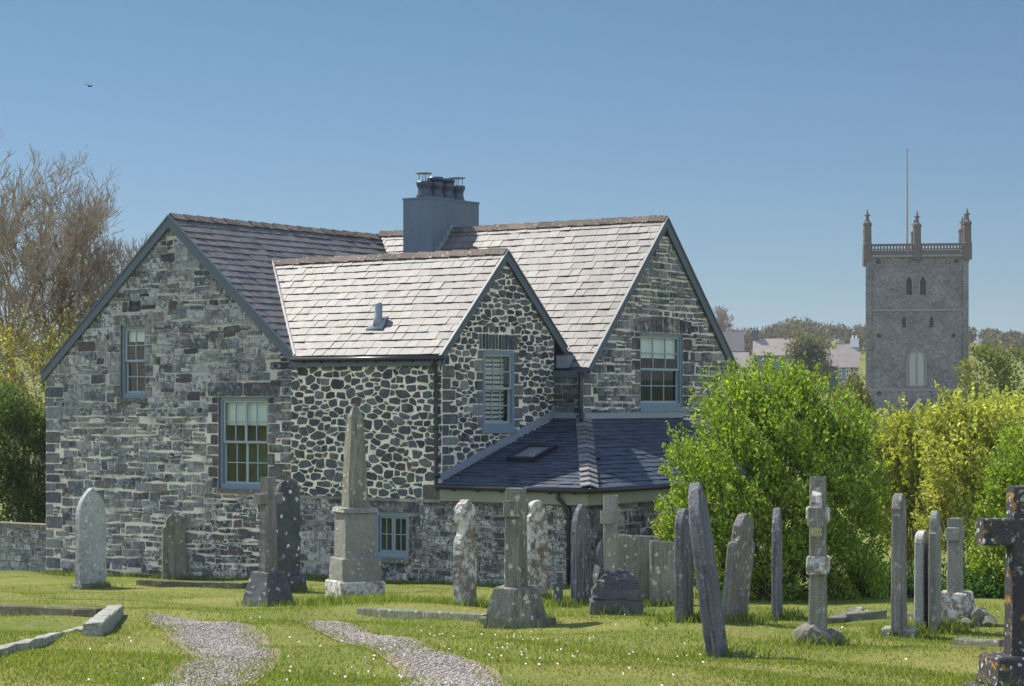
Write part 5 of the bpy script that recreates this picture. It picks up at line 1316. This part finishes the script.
cottage(754, 812, 355, 339, 'long far house with pale blotchy roof and a dark end chimney', 0, 7, 'v_roof_pale', 'v_wall', 342, wins=((772, 362, 4, 6), (790, 362, 4, 6)), chims=((755.5, 1.0, 1.3, 'v_roof'), (750.5, 0.9, -1.2, 'v_brick')))
cottage(838, 858, 367, 345, 'far house with pale roof, white windows and a white end chimney', 0, 7, 'v_roof_pale', 'v_wall', 338, wins=((840, 373.5, 3.4, 9), (848.5, 373.5, 5.4, 9.5)), chims=((854.5, 1.3, 0.9, 'v_white'),))
cottage(812, 838, 366, 350, 'far low house half hidden by the round brown tree', 0, 6, 'v_roof_pale', 'v_wall', 346)
# trees of the middle distance
far_cols = [(0.13, 0.135, 0.06), (0.10, 0.11, 0.05), (0.16, 0.14, 0.075)]
c_ = at(817, 400, 318); bare_tree('round_tree', c_.x, c_.y, (HY-331)*318/F-Gf(c_.x, c_.y), 0, 'round brownish half leafed tree in front of the far houses', 77, 5, 0.3, 'trees beyond the house', (far_cols, 0.9, 9, 0.7), rmin=0.035, stems=3, spread=0.85, budsize=0.42)
c_ = at(722, 400, 360); bare_tree('bare_tree', c_.x, c_.y, (HY-303)*360/F-Gf(c_.x, c_.y), 0, 'lone bare tree on the skyline just right of the big gable', 81, 6, 0.28, 'trees beyond the house', None, rmin=0.035)
px_shrub('leafy_tree', 990, 430, 150, [(985, 375, 30, 1), (1015, 380, 34, 1), (1000, 360, 24, 1), (975, 400, 26, 1), (1010, 410, 36, 1), (975, 358, 14, 1)], 9000, 0.30, [(0.15, 0.17, 0.035), (0.20, 0.20, 0.045), (0.11, 0.14, 0.03)], 'large olive green tree right of the tower', group='trees beyond the house', stems=12, cat='tree')
px_shrub('leafy_tree', 850, 430, 110, [(852, 395, 16, 1.2), (840, 408, 16, 1), (862, 405, 12, 1.2), (856, 378, 8, 1.4)], 3800, 0.22, [(0.20, 0.19, 0.06), (0.16, 0.16, 0.05), (0.24, 0.22, 0.08)], 'small pale olive tree left of the tower', group='trees beyond the house', stems=8, cat='tree')
px_shrub('leafy_tree', 897, 440, 120, [(880, 425, 18, 1), (905, 424, 16, 0.8), (930, 424, 16, 0.8), (955, 422, 18, 1)], 4500, 0.24, Y1, 'low yellow green tree crowns hiding the foot of the tower', group='trees beyond the house', stems=8, cat='tree')
# far wood along the hill
n = 420; wp = []
for i in range(n):
    px = rng.uniform(690, 1090) if i < 200 else (rng.uniform(-700, 690) if i < 330 else rng.uniform(1090, 1700)); d = rng.uniform(470, 640); wp.append((at(px, HY, d).x, d))
wp = np.array(wp); zg = G(wp[:, 0], wp[:, 1]); hgt = rng.uniform(5.5, 9.0, n); pc = (wp[:, 0]/wp[:, 1])*F+CX
tgt = np.interp(pc, [-200, 690, 755, 790, 820, 850, 930, 975, 1000, 1100], [330, 345, 332, 313, 320, 323, 327, 324, 330, 346])
top = (HY-tgt)/F*wp[:, 1]; hgt = np.clip(top-zg, 3.5, 13)*rng.uniform(0.75, 1.0, n)
m = 130; d_ = unit(rng.normal(size=(n, m, 3))); r_ = rng.random((n, m))**0.4
P = np.stack([wp[:, 0, None]+d_[..., 0]*r_*hgt[:, None]*0.55, wp[:, 1, None]+d_[..., 1]*r_*hgt[:, None]*0.55, zg[:, None]+hgt[:, None]*(0.55+0.45*d_[..., 2]*r_)], -1).reshape(-1, 3)
pb = np.array([(0.12, 0.10, 0.085), (0.09, 0.08, 0.072), (0.085, 0.085, 0.06), (0.14, 0.12, 0.10)])
w_ob = leaves('far_wood', P, 1.15, np.repeat(pb[rng.integers(0, 4, n)], m, 0)*rng.uniform(0.7, 1.3, (n*m, 1)), M['leaf'], None, 0.6, wid=0.28)
tag(w_ob, 'brown leafless wood covering the far hill behind the houses and tower', 'wood', kind='stuff')
# bird
mb = MB(); bp_ = at(90, 86, 90)
mb.lathe((0, 0, 0), [(0.005, -0.13), (0.035, -0.08), (0.05, 0), (0.035, 0.07), (0.02, 0.1), (0.004, 0.13)], 10)
bd = mb.build('bird', M['gutter'], None, True); bd.location = bp_; bd.rotation_euler = (R(90), 0, R(60)); tag(bd, 'small dark bird gliding high in the blue sky at left', 'bird')
for s_ in (-1, 1):
    mb = MB(); mb.prism([(0.03*s_, 0.0, -0.04), (0.16*s_, 0.06, -0.02), (0.27*s_, 0.03, -0.07), (0.15*s_, 0.04, 0.03), (0.03*s_, 0.0, 0.05)], (0, 0.008, 0)); mb.build('wing', M['gutter'], bd)

# ------------------------------------------------------------------ grass
def scatter(n, d0, d1, power=1.6):
    u = rng.random(n); q = 1-power; y = (d0**q+u*(d1**q-d0**q))**(1/q); x = (rng.random(n)-0.5)*y*(1024/F)*1.12
    return x, y
hc = Vector((CORNER.x, CORNER.y))
def in_house(X, Y):
    lx = (X-hc.x)*U.x+(Y-hc.y)*U.y; ly = (X-hc.x)*W.x+(Y-hc.y)*W.y
    return (ly > 0.0) & (lx > XL-0.05) & (lx < XR+0.02)
def blades(name, X, Y, h, w_, cols, label, kind='stuff', lean=0.55, zoff=0.0):
    n = len(X); Z = G(X, Y)+zoff; th = rng.uniform(0, 6.3, n); a = np.stack([np.cos(th), np.sin(th), 0*th], 1)*w_[:, None]/2
    ln = np.stack([rng.normal(size=n), rng.normal(size=n), 0*th], 1)*(h*lean)[:, None]*0.6; P = np.stack([X, Y, Z-0.005], 1); up = np.stack([0*h, 0*h, h], 1)
    mid = P+up*0.55+ln*0.35; tip = P+up+ln
    V = np.stack([P-a, P+a, mid+a*0.75, tip, mid-a*0.75], 1).reshape(-1, 3); b = np.arange(n)[:, None]*5
    F1 = np.concatenate([b+np.array([[0, 1, 2]]), b+np.array([[0, 2, 4]]), b+np.array([[4, 2, 3]])]); 
    return tag(np_mesh(name, V, F1, np.repeat(cols, 5, 0), M['grass']), label, 'grass', kind=kind)
M['grass'] = leaf_mat('grass_blade', 0.45, 0.15)
X, Y = scatter(330000, 15.5, 56)
bad = in_house(X, Y)
for poly in track_polys: 
    ins = inside(poly, X+rng.normal(size=len(X))*0.3+0.12*np.sin(X*7+Y*3), Y+rng.normal(size=len(X))*0.5+0.3*np.sin(Y*5+X*4)); bad |= ins & (rng.random(len(X)) < 0.95)
patch = np.sin(X*1.1+Y*0.6)+np.sin(X*0.5-Y*0.9+1.3)+0.7*np.sin(X*2.7+Y*1.9+2)
bad |= rng.random(len(X)) < np.clip(0.18-0.14*patch, 0, 0.5)
X, Y, patch = X[~bad], Y[~bad], patch[~bad]; n = len(X)
h = rng.uniform(0.012, 0.036, n)*(1+0.25*patch.clip(-1, 1)); h = np.where(rng.random(n) < 0.04, h*1.9, h)
gc = np.array([(0.175, 0.225, 0.04), (0.14, 0.195, 0.032), (0.23, 0.25, 0.06), (0.12, 0.165, 0.03), (0.32, 0.28, 0.12)])
ci = rng.choice(5, n, p=[0.3, 0.27, 0.2, 0.13, 0.10]); cols = gc[ci]*rng.uniform(0.75, 1.25, (n, 1)); dry = (patch < -0.8)[:, None]; cols = np.where(dry & (rng.random((n, 1)) < 0.45), np.array([[0.27, 0.23, 0.10]])*rng.uniform(0.8, 1.2, (n, 1)), cols)
blades('grass', X, Y, h, rng.uniform(0.006, 0.013, n), cols, 'short tousled green graveyard grass with dry patches')
# longer tufts round the stones and along the wall foot
TX_, TY_ = [], []
for (fx, fy) in footprints:
    k = 420; a = rng.uniform(0, 6.3, k); r_ = 0.12+np.abs(rng.normal(size=k))*0.22; TX_.append(fx+np.cos(a)*r_); TY_.append(fy+np.sin(a)*r_)
k = 5200; s_ = rng.uniform(XL, XR, k); o_ = -np.abs(rng.normal(size=k))*0.16-0.03; TX_.append(hc.x+U.x*s_+W.x*o_); TY_.append(hc.y+U.y*s_+W.y*o_)
k = 5000; X = rng.normal(size=k)*0.75-1.9; Y = 33.6+rng.normal(size=k)*0.6; TX_.append(X); TY_.append(Y)
n_tall = sum(len(q) for q in TX_)
for poly in track_polys:                     # ragged edge growth along the gravel
    pp = np.array(poly); nxt = np.roll(pp, -1, 0); k = 9000; i_ = rng.integers(0, len(pp), k); u = rng.random((k, 1)); q = pp[i_]*(1-u)+nxt[i_]*u
    clump = np.sin(q[:, 0]*9+q[:, 1]*4)+np.sin(q[:, 1]*7.3+1) ; sel = rng.random(k) < 0.35+0.3*clump
    q = q+rng.normal(size=q.shape)*np.array([0.10, 0.28]); TX_.append(q[sel, 0]); TY_.append(q[sel, 1])
X = np.concatenate(TX_); Y = np.concatenate(TY_); n = len(X)
blades('tall_grass', X, Y, np.where(np.arange(n) < n_tall, rng.uniform(0.05, 0.17, n), rng.uniform(0.02, 0.06, n)), rng.uniform(0.007, 0.014, n), gc[rng.choice(4, n)]*rng.uniform(0.75, 1.3, (n, 1)), 'longer grass tufts around the gravestones and wall foot', lean=0.8)
# daisies
X, Y = scatter(9000, 16, 36); pd = np.sin(X*1.7+1)+np.sin(Y*1.3-X)+0.8*np.sin(Y*0.6+X*2.9)
mid = at(470, 650, 21); near_ = np.exp(-(((X+0.7)/1.6)**2+((Y-20.5)/2.6)**2)); kk = (rng.random(len(X)) < 0.012*np.clip(pd-0.4, 0, 2)+0.14*near_)
for poly in track_polys: kk &= ~inside(poly, X, Y)
X, Y = X[kk], Y[kk]; n = len(X); an = np.arange(6)*math.pi/3; r_ = rng.uniform(0.006, 0.011, n)
V = np.stack([X[:, None]+np.cos(an)[None]*r_[:, None], Y[:, None]+np.sin(an)[None]*r_[:, None], (G(X, Y)+rng.uniform(0.04, 0.075, n))[:, None]+rng.normal(size=(n, 6))*0.004+np.sin(an)[None]*r_[:, None]*0.5], -1).reshape(-1, 3)
M['petal'] = plain('daisy_petal', (0.75, 0.75, 0.70), 0.7, 0.2, 0.05, 5, bump=0)
tag(np_mesh('daisies', V, np.arange(n*6).reshape(n, 6), None, M['petal']), 'tiny white daisies dotted in the grass between the tracks', 'daisies', kind='stuff')

# ------------------------------------------------------------------ sea air between here and the far hill
t = NT('haze_air'); pv = t.n('VolumePrincipled'); pv.inputs['Color'].default_value = (0.80, 0.88, 1.0, 1)
pv.inputs['Density'].default_value = 0.00016; pv.inputs['Anisotropy'].default_value = 0.2
t.l(pv.outputs[0], t.out.inputs['Volume'])
mb = MB(); mb.box((-2000, -2000, -60), (2000, 3000, 60)); hz = mb.build('haze', t.mat); tag(hz, 'thin blue sea haze in the air', None, kind='stuff')
